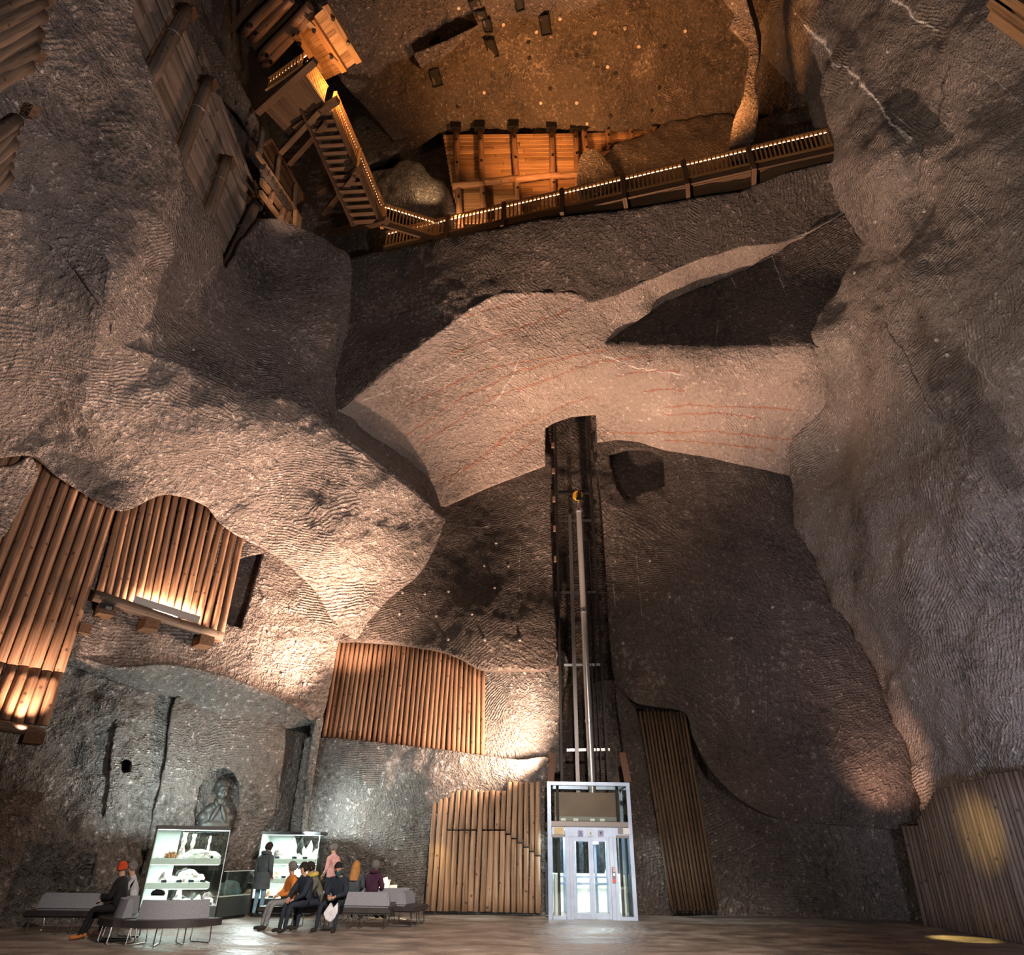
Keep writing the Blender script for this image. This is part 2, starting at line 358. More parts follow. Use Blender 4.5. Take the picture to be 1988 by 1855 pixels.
def rock_patch(outline, inner=(), step=7.0, skirt=1.2, rough=0.16, fine=0.035, veins=(), holes=(), smooth=True, seed=0.0, lam=1e-3, stains=()):
    """one rock face: outline and inner points are photo pixels with a real place in the chamber (u, v, plane kind, value)"""
    ctrl = [(u, v, depth(u, v, (k, a))) for u, v, k, a in list(outline) + list(inner)]
    uv = np.array([c[:2] for c in ctrl], float); w = np.array([1.0 / c[2] for c in ctrl])
    ev = tps_fit(uv, w, lam)
    ring = catmull([o[:2] for o in outline], step, smooth)
    rng = np.random.RandomState(int(seed * 10) + 3)
    lo, hi = ring.min(0), ring.max(0)
    gx = np.arange(lo[0], hi[0], step); gy = np.arange(lo[1], hi[1], step * 0.87)
    gr = np.array([(x + (step/2 if j % 2 else 0), y) for j, y in enumerate(gy) for x in gx])
    gr += rng.uniform(-step*0.2, step*0.2, gr.shape)
    gr = gr[inside(ring, gr)]
    keep = np.ones(len(gr), bool)
    for i in range(0, len(gr), 4000):
        d = np.linalg.norm(gr[i:i+4000, None] - ring[None], axis=-1).min(1); keep[i:i+4000] = d > step * 0.45
    gr = gr[keep]
    for h in holes:
        gr = gr[~inside(np.array(h, float), gr)]
    extra = []
    wob = []
    for vi, (line, wd, col, al) in enumerate(veins):
        pl = [np.array(line[0], float)]
        for a, b in zip(line[:-1], line[1:]):
            a = np.array(a, float); b = np.array(b, float); m = max(1, int(np.linalg.norm(b - a) / 9))
            nrm = np.array([-(b - a)[1], (b - a)[0]]) / max(np.linalg.norm(b - a), 1e-6)
            for j in range(1, m + 1):
                pl.append(a + (b - a) * j / m + nrm * rng.uniform(-1, 1) * min(2.2, wd))
        wob.append(pl)
        for a, b in zip(pl[:-1], pl[1:]):
            d = b - a; l = np.linalg.norm(d); m = max(1, int(l / 3)); nrm = np.array([-d[1], d[0]]) / max(l, 1e-6)
            for j in range(m):
                for o in (-1.6, -0.7, 0, 0.7, 1.6):
                    extra.append(a + d * j / m + nrm * o * wd + rng.uniform(-.3, .3, 2))
    if extra:
        ex = np.array(extra); ex = ex[inside(ring, ex)]
        gr = np.vstack([gr, ex])
    hr = [catmull(h, step, False) for h in holes]
    pts = np.vstack([ring] + hr + [gr])
    edges = []; base = 0
    for rg in [ring] + hr:
        edges += [(base + i, base + (i + 1) % len(rg)) for i in range(len(rg))]; base += len(rg)
    vv, ee, ff, *_ = delaunay_2d_cdt([Vector(p) for p in pts], edges, [], 0, 1e-4)
    p2 = np.array([(v.x, v.y) for v in vv])
    tri = np.array([f for f in ff if len(f) == 3], int)
    cen = p2[tri].mean(1)
    ok = inside(ring, cen)
    for h in hr: ok &= ~inside(h, cen)
    tri = tri[ok]
    t = 1.0 / np.maximum(ev(p2), 1.0 / 80)
    M = np.array(CAMROT)
    dirs = np.c_[(p2[:, 0] - 994.0) / FPX, (927.5 - p2[:, 1]) / FPX, -np.ones(len(p2))] @ M.T
    co = dirs * t[:, None] + np.array(CAMPOS)
    # outward normals
    a, b, c = co[tri[:, 0]], co[tri[:, 1]], co[tri[:, 2]]
    fn = np.cross(b - a, c - a)
    flip = (fn * (np.array(CAMPOS) - a)).sum(1) < 0
    tri[flip] = tri[flip][:, ::-1]; fn[flip] *= -1
    vn = np.zeros_like(co)
    for k in range(3): np.add.at(vn, tri[:, k], fn)
    vn /= np.maximum(np.linalg.norm(vn, axis=1, keepdims=True), 1e-9)
    disp = np.array([rough * noise.fractal(Vector(p) * 0.42 + Vector((seed, 0, 0)), 0.9, 2.1, 4) +
                     fine * noise.fractal(Vector(p) * 2.6 + Vector((0, seed, 0)), 0.8, 2.2, 3) for p in co])
    co = co + vn * disp[:, None]
    # colour of veins and stains
    col = np.zeros((len(p2), 4))
    for (line, wd, vc, al), pl in zip(veins, wob):
        d = seg_dist(p2, pl)
        rgh = np.array([0.6 + 0.55 * noise.noise(Vector((x * 0.05, y * 0.05, seed))) for x, y in p2]) if len(p2) < 60000 else 0.7
        f = np.clip(1.25 - d / (wd * np.clip(rgh, 0.25, 1.2)), 0, 1) * al
        m = f > col[:, 3]
        col[m, :3] = vc; col[m, 3] = f[m]
    for poly, sc, al, soft in stains:
        d = seg_dist(p2, list(poly) + [poly[0]]); ins = inside(np.array(poly, float), p2)
        nz = np.array([noise.noise(Vector((x * 0.02, y * 0.02, seed + 5))) for x, y in p2]) * soft * 1.5
        f = np.clip((np.where(ins, d, -d) + nz) / soft, 0, 1) * al
        m = f > col[:, 3]
        col[m, :3] = sc; col[m, 3] = f[m]
    # rock goes on behind its visible edge
    cnt = {}
    for f in tri:
        for k in range(3):
            e = (f[k], f[(k + 1) % 3]); cnt[e] = cnt.get(e, 0) + 1
    bnd = [e for e in cnt if (e[1], e[0]) not in cnt]
    co_l = [co]; col_l = [col]; tris = [tri]
    if skirt:
        bv = sorted({i for e in bnd for i in e}); idx = {v: i for i, v in enumerate(bv)}
        nb = len(co)
        back = co[bv] - vn[bv] * 0.06
        dr = dirs[bv] / np.linalg.norm(dirs[bv], axis=1, keepdims=True)
        l1 = co[bv] - vn[bv] * 0.10 + dr * skirt * 0.35
        l2 = co[bv] - vn[bv] * 0.45 + dr * skirt
        co_l += [l1, l2]; col_l += [col[bv], col[bv]]
        nbv = len(bv); q = []
        for i, j in bnd:
            i1, j1 = nb + idx[i], nb + idx[j]; i2, j2 = i1 + nbv, j1 + nbv
            q += [(j, i, i1), (j, i1, j1), (j1, i1, i2), (j1, i2, j2)]
        tris.append(np.array(q, int))
    return np.vstack(co_l), np.vstack(tris), np.vstack(col_l)

def rock(name, mat, patches, **props):
    cs, ts, ks = [], [], []; n = 0
    for c, t, k in patches:
        cs.append(c); ts.append(t + n); ks.append(k); n += len(c)
    co = np.vstack(cs); tr = np.vstack(ts); kl = np.vstack(ks)
    me = bpy.data.meshes.new(name)
    me.vertices.add(len(co)); me.vertices.foreach_set('co', co.astype(np.float32).ravel())
    me.loops.add(len(tr) * 3); me.loops.foreach_set('vertex_index', tr.astype(np.int32).ravel())
    me.polygons.add(len(tr)); me.polygons.foreach_set('loop_start', np.arange(0, len(tr)*3, 3, dtype=np.int32)); me.polygons.foreach_set('loop_total', np.full(len(tr), 3, np.int32))
    me.polygons.foreach_set('use_smooth', np.ones(len(tr), bool))
    me.update(calc_edges=True); me.validate()
    at = me.color_attributes.new('vein', 'FLOAT_COLOR', 'POINT')
    at.data.foreach_set('color', kl.astype(np.float32).ravel())
    return new_obj(name, me, mat, kind='structure', **props)

SALT = (0.78, 0.72, 0.67); RUST = (0.26, 0.075, 0.03); CRACK = (0.012, 0.010, 0.009)

# ---- floor
def build_floor():
    nx, ny = 130, 90
    xs = np.linspace(-19, 19, nx); ys = np.linspace(-4, 31, ny)
    co = [(x, y, 0.015 * noise.fractal(Vector((x*0.7, y*0.7, 2.2)), 0.9, 2.1, 4)) for y in ys for x in xs]
    fc = [(j*nx+i, j*nx+i+1, (j+1)*nx+i+1, (j+1)*nx+i) for j in range(ny-1) for i in range(nx-1)]
    me = bpy.data.meshes.new('floor'); me.from_pydata(co, [], fc); me.polygons.foreach_set('use_smooth', [True]*len(fc))
    m, nt, b = nodes_of('salt_floor'); L = nt.links.new
    tc = N(nt, 'ShaderNodeTexCoord')
    mp = N(nt, 'ShaderNodeMapping'); mp.inputs['Scale'].default_value = (1.0, 1.5, 1); L(tc.outputs['Object'], mp.inputs['Vector'])
    nz = N(nt, 'ShaderNodeTexNoise'); nz.inputs['Scale'].default_value = 0.9; nz.inputs['Detail'].default_value = 8; nz.inputs['Roughness'].default_value = 0.68; L(mp.outputs[0], nz.inputs['Vector'])
    cr = ramp(nt, [(0.32, (0.09, 0.074, 0.063)), (0.50, (0.21, 0.172, 0.145)), (0.70, (0.40, 0.34, 0.295))]); L(nz.outputs['Fac'], cr.inputs['Fac']); L(cr.outputs['Color'], b.inputs['Base Color'])
    rr = ramp(nt, [(0.38, 0.28), (0.62, 0.62)]); L(nz.outputs['Fac'], rr.inputs['Fac']); L(rr.outputs['Color'], b.inputs['Roughness'])
    n2 = N(nt, 'ShaderNodeTexNoise'); n2.inputs['Scale'].default_value = 6; n2.inputs['Detail'].default_value = 6; L(mp.outputs[0], n2.inputs['Vector'])
    bp = N(nt, 'ShaderNodeBump'); bp.inputs['Strength'].default_value = 0.8; bp.inputs['Distance'].default_value = 0.06; L(n2.outputs['Fac'], bp.inputs['Height']); L(bp.outputs[0], b.inputs['Normal'])
    new_obj('floor', me, 'salt_floor', kind='structure', label='worn brown salt rock floor of the chamber')
build_floor()

# ------------------------------------------------------------------ the chamber
# great overhang at the left, with its shoulder towards the back wall
bulge = rock_patch([
    (60,885,'L',.9),(110,925,'L',.8),(180,970,'L',.9),(233,993,'L',1.0),(280,975,'L',.9),(330,960,'L',.9),(400,985,'L',.8),(425,1015,'L',.7),(460,1040,'L',.6),
    (525,1072,'L',.5),(580,1110,'L',.35),(620,1160,'L',.25),(650,1218,'L',.15),(690,1243,'Y',24.5),
    (712,1210,'Y',24.3),(760,1160,'Y',24.0),(810,1120,'Y',23.7),(840,1070,'Y',23.5),(860,1018,'Y',23.3),(832,978,'Y',22.7),(790,942,'Y',21.9),(740,903,'Y',21.0),(690,864,'Y',20.1),(640,826,'Y',19.4),
    (600,792,'Y',18.9),(560,776,'Y',18.4),(500,768,'Y',17.7),(430,745,'Y',16.9),(370,715,'Y',16.2),(300,690,'t',19.4),(235,665,'X',-10.55),(205,600,'X',-10.45),(120,480,'X',-11.3),(0,420,'X',-12.3),(-230,500,'X',-13),(-230,905,'X',-14.2)],
    [(300,800,'t',19.6),(180,660,'X',-11.05),(160,785,'X',-11.7),(60,700,'X',-12.5),
     (60,820,'X',-13.3),(130,840,'X',-12.6),(560,900,'Y',19.9),(640,1050,'Y',21.9),(520,830,'Y',18.3),(650,920,'Y',20.6),(770,1010,'Y',22.6),(700,980,'Y',21.6),(330,880,'t',20.4)],
    step=6, rough=0.24, fine=0.05, seed=1.0, skirt=.5,
    veins=[([(215,785),(180,808),(150,838)],2.2,CRACK,.9),([(235,840),(215,872)],1.6,CRACK,.9),([(280,872),(320,920)],2.5,CRACK,.6)])
bulge_top = rock_patch([(864,1016,'Y',23.4),(862,990,'Y',24.1),(846,952,'Y',24.0),(825,924,'Y',23.7),(769,878,'Y',22.9),(716,845,'Y',22.1),(662,797,'Y',21.2),
    (670,700,'Y',20.9),(679,620,'Y',20.6),(680,505,'Y',20.3),(645,475,'Y',20.1),(590,447,'Y',19.8),(540,425,'Y',19.2),(500,430,'Y',18.6),(470,470,'Y',18.1),(446,520,'Y',17.7),
    (420,440,'X',-9.95),(370,340,'X',-10),(320,240,'X',-10.2),(290,150,'X',-10.3),(265,60,'X',-10.4),(250,-190,'X',-10.5),(-230,-190,'X',-12.2),(-230,440,'X',-12.7),(0,435,'X',-12.25),(120,495,'X',-11.25),(205,612,'X',-10.45),(235,675,'X',-10.55),(300,698,'t',19.45),
    (370,722,'Y',16.25),(430,752,'Y',16.95),(500,774,'Y',17.75),(560,783,'Y',18.45),(600,800,'Y',18.95),(640,834,'Y',19.45),(690,872,'Y',20.15),(740,911,'Y',21.05),(790,950,'Y',21.95),(832,986,'Y',22.75)],
    [(430,690,'Y',17.2),(500,715,'Y',18.2),(580,735,'Y',19.3),(640,780,'Y',20.2),(430,600,'Y',17.4),(300,600,'t',19.7),(215,520,'X',-10.4),(235,420,'X',-10.5),(100,400,'X',-11.5),(560,650,'Y',19.4),(610,560,'Y',19.9)],
    step=6.5, rough=0.20, fine=0.05, seed=1.0, skirt=1.4, lam=5e-4,
    veins=[([(415,515),(380,560),(350,610)],1.2,SALT,.5)])
leftface = rock_patch([(-230,400,'X',-12.75),(60,410,'X',-11.75),(150,440,'X',-11.0),(200,490,'X',-10.45),(216,522,'X',-10.15),(210,575,'X',-10.3),(192,650,'X',-10.7),(176,715,'X',-11.1),(161,786,'X',-11.45),(128,776,'X',-11.85),(70,805,'X',-12.6),(-230,860,'X',-13.9)], [(60,600,'X',-11.9),(120,560,'X',-11.3),(130,690,'X',-11.5)], step=6.5, seed=1.5, rough=.10, fine=.035, veins=[([(205,545),(190,600),(180,640),(178,670)],1.6,CRACK,.9),([(45,660),(30,690),(0,740)],3.0,CRACK,.8)])
corner = rock_patch([(-230,930,'L',.7),(30,903,'L',.7),(62,886,'L',.6),(78,918,'L',.4),(50,968,'L',.4),(0,1048,'L',.4),(-230,1150,'L',.4)], step=7, seed=2.0)
rock('wall_left', 'rock_brown', [bulge, bulge_top, leftface, corner], label='great overhanging salt rock wall on the left with chisel marks')

# brown wall under the overhang, with a dark slot beside the logs
slot = [(452,1092),(474,1082),(512,1074),(497,1122),(476,1190),(466,1222),(434,1212),(444,1180),(452,1140)]
brown = rock_patch([(-230,880,'L',0),(200,900,'L',0),(420,960,'L',0),(560,1060,'L',0),(668,1215,'L',.05),(655,1247,'L',0),(640,1330,'L',0),(625,1400,'L',.05),(612,1403,'L',0),(540,1358,'L',.05),(440,1318,'L',.1),(330,1293,'L',.1),(240,1300,'L',.1),(130,1278,'L',.05),(-230,1290,'L',0)],
    [(300,1180,'L',.05),(500,1250,'L',.1),(560,1200,'L',-.1)], holes=[slot], step=7, seed=3.0, rough=.12,
    veins=[([(605,1255),(590,1300),(575,1350)],1.7,CRACK,.9),([(610,1250),(585,1290)],1.5,SALT,.5),([(360,1225),(350,1290)],1.3,CRACK,.9)])
slotback = rock_patch([(430,1060,'L',-.7),(530,1060,'L',-.7),(490,1240,'L',-.7),(420,1230,'L',-.7)], step=12, skirt=0, seed=3.3)
rock('wall_left_middle', 'rock_brown', [brown, slotback], label='brown rock wall under the overhang beside the log lining')

# pale soffit lit from below, and the recessed lower wall with its vertical faces
soffit_low = rock_patch([(-230,1262,'L',.1),(130,1276,'L',.1),(240,1298,'L',.15),(330,1291,'L',.15),(440,1316,'L',.15),(540,1356,'L',.1),(613,1400,'L',.05),(606,1408,'L',-.35),(545,1417,'L',-.75),(420,1389,'L',-.8),(345,1357,'L',-.85),(250,1334,'L',-.85),(130,1296,'L',-.7),(-230,1290,'L',-.6)],
    step=5, seed=4.0, rough=.06, fine=.03, skirt=.5)
face_a = rock_patch([(-230,1280,'L',-.6),(130,1290,'L',-.7),(250,1331,'L',-.8),(238,1420,'L',-.7),(210,1545,'L',-.55),(180,1700,'L',-.35),(158,1812,'L',-.15),(-230,1840,'L',0)],
    [(60,1500,'L',-.6),(140,1500,'L',-.95)], step=6, seed=5.0, rough=.30, fine=.10)
face_b = rock_patch([(245,1325,'L',-.95),(350,1350,'L',-1.3),(335,1480,'L',-1.2),(300,1640,'L',-1.0),(280,1812,'L',-.8),(150,1815,'L',-.2),(178,1700,'L',-.4),(208,1545,'L',-.6)],
    holes=[[(233,1480),(245,1474),(255,1483),(250,1501),(234,1503)]], step=6, seed=6.0, rough=.30, fine=.10)
cavity = rock_patch([(222,1466,'L',-1.7),(268,1466,'L',-1.7),(264,1512,'L',-1.6),(222,1512,'L',-1.6)], step=8, skirt=0, seed=6.5, rough=.03)
NICHE = [(377,1625),(378,1570),(386,1530),(400,1506),(420,1494),(440,1491),(456,1502),(466,1522),(467,1550),(460,1585),(452,1625)]
face_c = rock_patch([(345,1352,'L',-.75),(420,1384,'L',-.75),(547,1412,'L',-.7),(540,1550,'L',-1.1),(527,1640,'L',-1.7),(517,1800,'L',-2.2),(258,1812,'L',-1.0),(288,1640,'L',-.8),(322,1480,'L',-.75)],
    holes=[NICHE], step=6, seed=7.0, rough=.12, fine=.05, skirt=.8)
niche = rock_patch([(360,1480,'L',-1.4),(480,1480,'L',-1.4),(475,1640,'L',-1.4),(365,1640,'L',-1.4)], step=10, skirt=0, seed=7.5)
face_d = rock_patch([(545,1410,'L',-.7),(612,1400,'L',-1.5),(605,1500,'L',-1.8),(597,1600,'L',-2.1),(590,1790,'L',-2.5),(515,1800,'L',-2.2),(526,1640,'L',-1.7),(539,1550,'L',-1.1)], step=6.5, seed=8.0, rough=.12)
rib = rock_patch([(613,1398,'L',.05),(628,1395,'L',.05),(620,1440,'L',0),(606,1530,'L',-.2),(592,1620,'L',-.4),(584,1640,'L',-.5),(590,1560,'L',-.5),(600,1470,'L',-.3)], step=5, seed=8.4, rough=.04)
rock('wall_left_lower', 'rock_grey', [soffit_low, face_a, face_b, cavity, face_c, niche, face_d, rib], label='grey lower rock wall with pale soffit and an arched niche')
nook = rock_patch([(-230,1566,'L',.9),(20,1578,'L',.8),(66,1577,'L',.7),(60,1610,'L',.7),(40,1668,'L',.7),(12,1740,'L',.7),(-10,1790,'L',.7),(-230,1840,'L',.8)], step=6, seed=9.0, rough=.1, fine=.08)
nook_top = rock_patch([(-230,1530,'L',-.2),(40,1532,'L',-.3),(88,1538,'L',-.3),(66,1578,'L',.65),(20,1580,'L',.75),(-230,1568,'L',.85)], step=6, seed=9.5, rough=.06)
rock('wall_left_corner', 'rock_brown', [nook, nook_top], label='warm lit rough rock block at the foot of the left wall')

# back wall
bw_right = rock_patch([(1150,790,'Y',25.5),(1400,820,'Y',25.3),(1560,860,'Y',25),(1620,980,'Y',24.6),(1700,1150,'Y',24.4),(1790,1350,'Y',24.0),(1850,1560,'Y',23.5),(1800,1612,'Y',23.3),(1785,1612,'Y',23.4),(1640,1606,'Y',23.6),(1500,1587,'Y',23.8),(1425,1545,'Y',24.1),(1375,1490,'Y',24.3),(1345,1430,'Y',24.5),(1330,1383,'Y',24.6),
    (1240,1368,'Y',24.8),(1215,1352,'Y',25.1),(1195,1330,'Y',25.3),(1184,1250,'Y',25.4),(1176,1100,'Y',25.5),(1166,960,'Y',25.5)],
    [(1350,1100,'Y',24.9),(1500,1350,'Y',24.2),(1650,1500,'Y',23.3),(1400,950,'Y',25.4),(1300,1250,'Y',24.6),(1700,1400,'Y',23.7),(1250,920,'Y',26.0)], step=7, seed=10.0, rough=.14, fine=.05, holes=[[(1182,884),(1215,874),(1262,874),(1288,886),(1291,944),(1250,957),(1215,973),(1196,950)]],
    veins=[([(1235,1080),(1242,1150),(1250,1230)],1.0,SALT,.4),([(1190,1110),(1195,1180)],1.2,SALT,.4)])
pocket = rock_patch([(1160,850,'Y',26.5),(1310,850,'Y',26.5),(1310,985,'Y',26.3),(1160,990,'Y',26.3)], step=9, seed=10.5, skirt=0, rough=.12)
bw_left = rock_patch([(640,1000,'Y',25.2),(860,970,'Y',25.2),(960,930,'Y',25.4),(1064,880,'Y',25.5),(1068,1000,'Y',25.4),(1074,1150,'Y',25.1),(1076,1292,'Y',24.6),(1000,1301,'Y',24.4),(935,1299,'Y',24.3),(890,1275,'Y',24.3),(850,1262,'Y',24.4),(780,1252,'Y',24.6),(700,1246,'Y',24.8),(640,1240,'Y',25)],
    [(900,1120,'Y',24.8),(1000,1200,'Y',24.6),(800,1180,'Y',24.7)], step=7, seed=11.0, rough=.08, fine=.03, skirt=1.0,
    veins=[([(1010,1060),(1008,1100),(1010,1170)],1.0,SALT,.5),([(918,1024),(935,1023),(950,1022)],1.3,SALT,.8)])
rock('wall_back', 'rock_umber', [bw_right, pocket, bw_left], label='tall dark brown back wall of the salt chamber')
recess = rock_patch([(590,1215,'Y',25.7),(700,1210,'Y',25.7),(1095,1265,'Y',25.6),(1085,1400,'Y',25.4),(1084,1500,'Y',25.5),(830,1490,'Y',25.7),(590,1470,'Y',25.7)],
    [(1010,1400,'Y',25.3)], step=7, seed=12.0, rough=.08)
lower = rock_patch([(590,1437,'Y',24.9),(625,1433,'Y',24.7),(700,1438,'Y',24.6),(770,1446,'Y',24.5),(860,1456,'Y',24.4),(945,1468,'Y',24.5),(1010,1476,'Y',24.4),(1066,1474,'Y',24.6),(1068,1600,'Y',24.9),(1066,1800,'Y',25.2),(830,1800,'Y',25.3),(570,1800,'Y',26.3)],
    [(800,1600,'Y',24.9),(700,1600,'Y',24.9),(840,1530,'Y',24.3),(780,1500,'Y',24.5),(930,1600,'Y',25.2)], step=6, seed=13.0, rough=.10, fine=.05)
rock('wall_back_lower', 'rock_grey', [recess, lower], label='rough lower back wall with a ledge beneath the log panel')
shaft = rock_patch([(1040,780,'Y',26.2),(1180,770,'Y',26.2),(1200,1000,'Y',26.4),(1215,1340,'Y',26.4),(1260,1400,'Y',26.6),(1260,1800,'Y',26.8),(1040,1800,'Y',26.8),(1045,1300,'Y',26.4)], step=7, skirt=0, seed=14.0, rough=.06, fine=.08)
hollow = rock_patch([(1150,1330,'Y',26.0),(1340,1370,'Y',26.0),(1400,1500,'Y',26.0),(1600,1560,'Y',25.2),(1830,1590,'Y',24.6),(1860,1810,'Y',24.4),(1400,1800,'Y',25.8),(1200,1800,'Y',26.2)],
    [(1450,1700,'Y',26.2),(1650,1700,'Y',25.2)], step=7, seed=15.0, rough=.2, fine=.1)
jamb = rock_patch([(1196,1335,'Y',25.2),(1215,1352,'Y',25.0),(1238,1385,'Y',25.1),(1262,1520,'Y',25.1),(1285,1640,'Y',25.1),(1310,1800,'Y',25.1),(1228,1800,'Y',25.2),(1222,1600,'Y',25.3),(1208,1450,'Y',25.3)], step=6.5, seed=15.5, rough=.12)
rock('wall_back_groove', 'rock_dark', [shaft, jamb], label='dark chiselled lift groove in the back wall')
rock('wall_back_hollow', 'rock_brown', [hollow], label='low shadowy hollow at the foot of the back wall')

# inclined overhang above the lift, its dark face and the wall under the gallery
veins = []
for ln in ([(905,612),(1000,590),(1060,560)],[(870,690),(1000,640),(1110,600)],[(790,790),(930,720),(1080,690)],[(790,845),(900,770),(1010,720),(1110,690),(1180,680)],[(820,860),(960,770),(1150,705),(1270,690)],[(870,940),(990,840),(1110,780),(1150,770)],[(860,930),(940,890),(980,850)],[(990,890),(1050,850)],
           [(1290,790),(1330,785),(1440,790),(1560,800)],[(1290,805),(1400,800),(1480,815)],[(1290,840),(1380,835),(1480,850),(1545,855)],[(1290,855),(1380,860),(1500,875)],[(1250,760),(1300,755),(1330,760)],[(1200,730),(1260,720),(1320,722)],[(1170,840),(1280,838),(1330,842)]):
    veins.append((ln, 1.9, RUST, .95))
veins += [([(700,780),(770,755),(840,735),(900,700),(960,675)],1.3,SALT,.55),([(830,905),(860,880),(880,860)],1.2,SALT,.6),([(960,785),(1000,720),(1010,690)],2.2,SALT,.4),([(1170,690),(1240,715),(1330,730)],2.0,SALT,.5),([(1180,640),(1195,620),(1200,600)],1.2,SALT,.7),([(1230,630),(1245,600),(1250,575)],1.2,SALT,.7)]
soffit = rock_patch([(650,800,'Y',20.9),(662,791,'Y',20.8),(783,695,'Y',20.6),(917,596,'Y',20.3),(950,577,'Y',20.2),(980,568,'Y',20.1),(1050,568,'Y',20.2),(1110,567,'Y',20.2),(1148,586,'Y',20.5),(1198,571,'Y',20.2),(1251,547,'Y',19.8),(1300,526,'Y',19.4),(1358,501,'Y',19),(1437,477,'Y',18.5),(1510,471,'Y',18.3),(1560,457,'Y',18),(1639,412,'Y',17.4),
    (1549,469,'Y',18.8),(1520,485,'Y',19.2),(1439,526,'Y',20.0),(1358,557,'Y',20.6),(1288,590,'Y',21.0),(1220,635,'Y',21.3),(1176,667,'Y',21.5),(1288,671,'Y',20.9),(1394,673,'Y',20.3),(1480,671,'Y',19.8),(1566,668,'Y',19.2),(1600,690,'Y',19.4),(1640,780,'Y',21.4),(1575,880,'Y',23.7),
    (1545,928,'Y',24.4),(1475,912,'Y',24.7),(1376,888,'Y',24.9),(1288,875,'Y',25.1),(1240,858,'Y',25.2),(1199,854,'Y',25.2),(1160,860,'Y',25.2),(1157,806,'Y',24.5),(1110,810,'Y',24.5),(1075,822,'Y',24.5),(1058,832,'Y',24.6),(1059,905,'Y',25.2),(952,946,'Y',25),(864,985,'Y',24.8),(780,960,'Y',24.6),(690,880,'Y',22.8)],
    [(900,800,'Y',22.9),(1050,700,'Y',21.9),(1300,780,'Y',22.9),(1480,800,'Y',22.4),(1250,600,'Y',20.7)], step=6, rough=.10, fine=.04, seed=16.0, veins=veins, smooth=False, skirt=.7)
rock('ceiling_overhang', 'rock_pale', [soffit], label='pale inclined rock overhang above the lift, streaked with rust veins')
tri = rock_patch([(1174,668,'Y',21.5),(1220,634,'Y',21.3),(1288,589,'Y',21.0),(1358,556,'Y',20.6),(1439,525,'Y',20.0),(1520,484,'Y',19.2),(1549,468,'Y',18.8),(1640,413,'Y',17.5),(1700,440,'Y',17.5),(1700,560,'Y',18.4),(1620,680,'Y',19.0),(1566,670,'Y',19.1),(1480,673,'Y',19.7),(1394,675,'Y',20.2),(1288,673,'Y',20.8)], step=7, smooth=False, seed=17.0, rough=.08,
    veins=[([(1310,592),(1305,560)],1.2,SALT,.5),([(1420,540),(1428,560)],1.4,SALT,.6),([(1500,500),(1515,545),(1530,580)],1.5,SALT,.5),([(1395,620),(1390,660)],1.4,SALT,.4),([(1520,487),(1440,526),(1390,545)],1.3,SALT,.6)])
upper = rock_patch([(620,455,'Y',20.4),(680,500,'Z',23.3),(746,488,'Z',23.4),(820,472,'Z',23.4),(880,458,'Z',23.4),(968,444,'Z',23.4),(1038,427,'Z',23.4),(1109,419,'Z',23.4),(1197,410,'Z',23.4),(1260,401,'Z',23.4),(1352,384,'Z',23.4),(1437,372,'Z',23.4),(1521,338,'Z',23.4),(1600,318,'Z',23.4),(1720,290,'Z',23.4),(1720,400,'Y',17),
    (1640,413,'Y',17.4),(1560,459,'Y',18),(1510,473,'Y',18.3),(1437,479,'Y',18.5),(1358,503,'Y',19),(1300,528,'Y',19.4),(1251,549,'Y',19.8),(1198,573,'Y',20.2),(1148,588,'Y',20.5),(1110,569,'Y',20.2),(1050,570,'Y',20.2),(980,570,'Y',20.1),(950,579,'Y',20.2),(917,598,'Y',20.3),(783,697,'Y',20.6),(662,795,'Y',20.8),(620,800,'Y',21)],
    step=7, smooth=False, seed=18.0, rough=.14, fine=.05, veins=[([(690,622),(780,606),(840,592),(905,577),(960,567)],2.0,CRACK,.7),([(1640,410),(1560,455),(1500,480)],1.5,SALT,.5)])
rock('wall_back_upper', 'rock_dark', [tri, upper], label='dark upper back wall under the timber gallery')

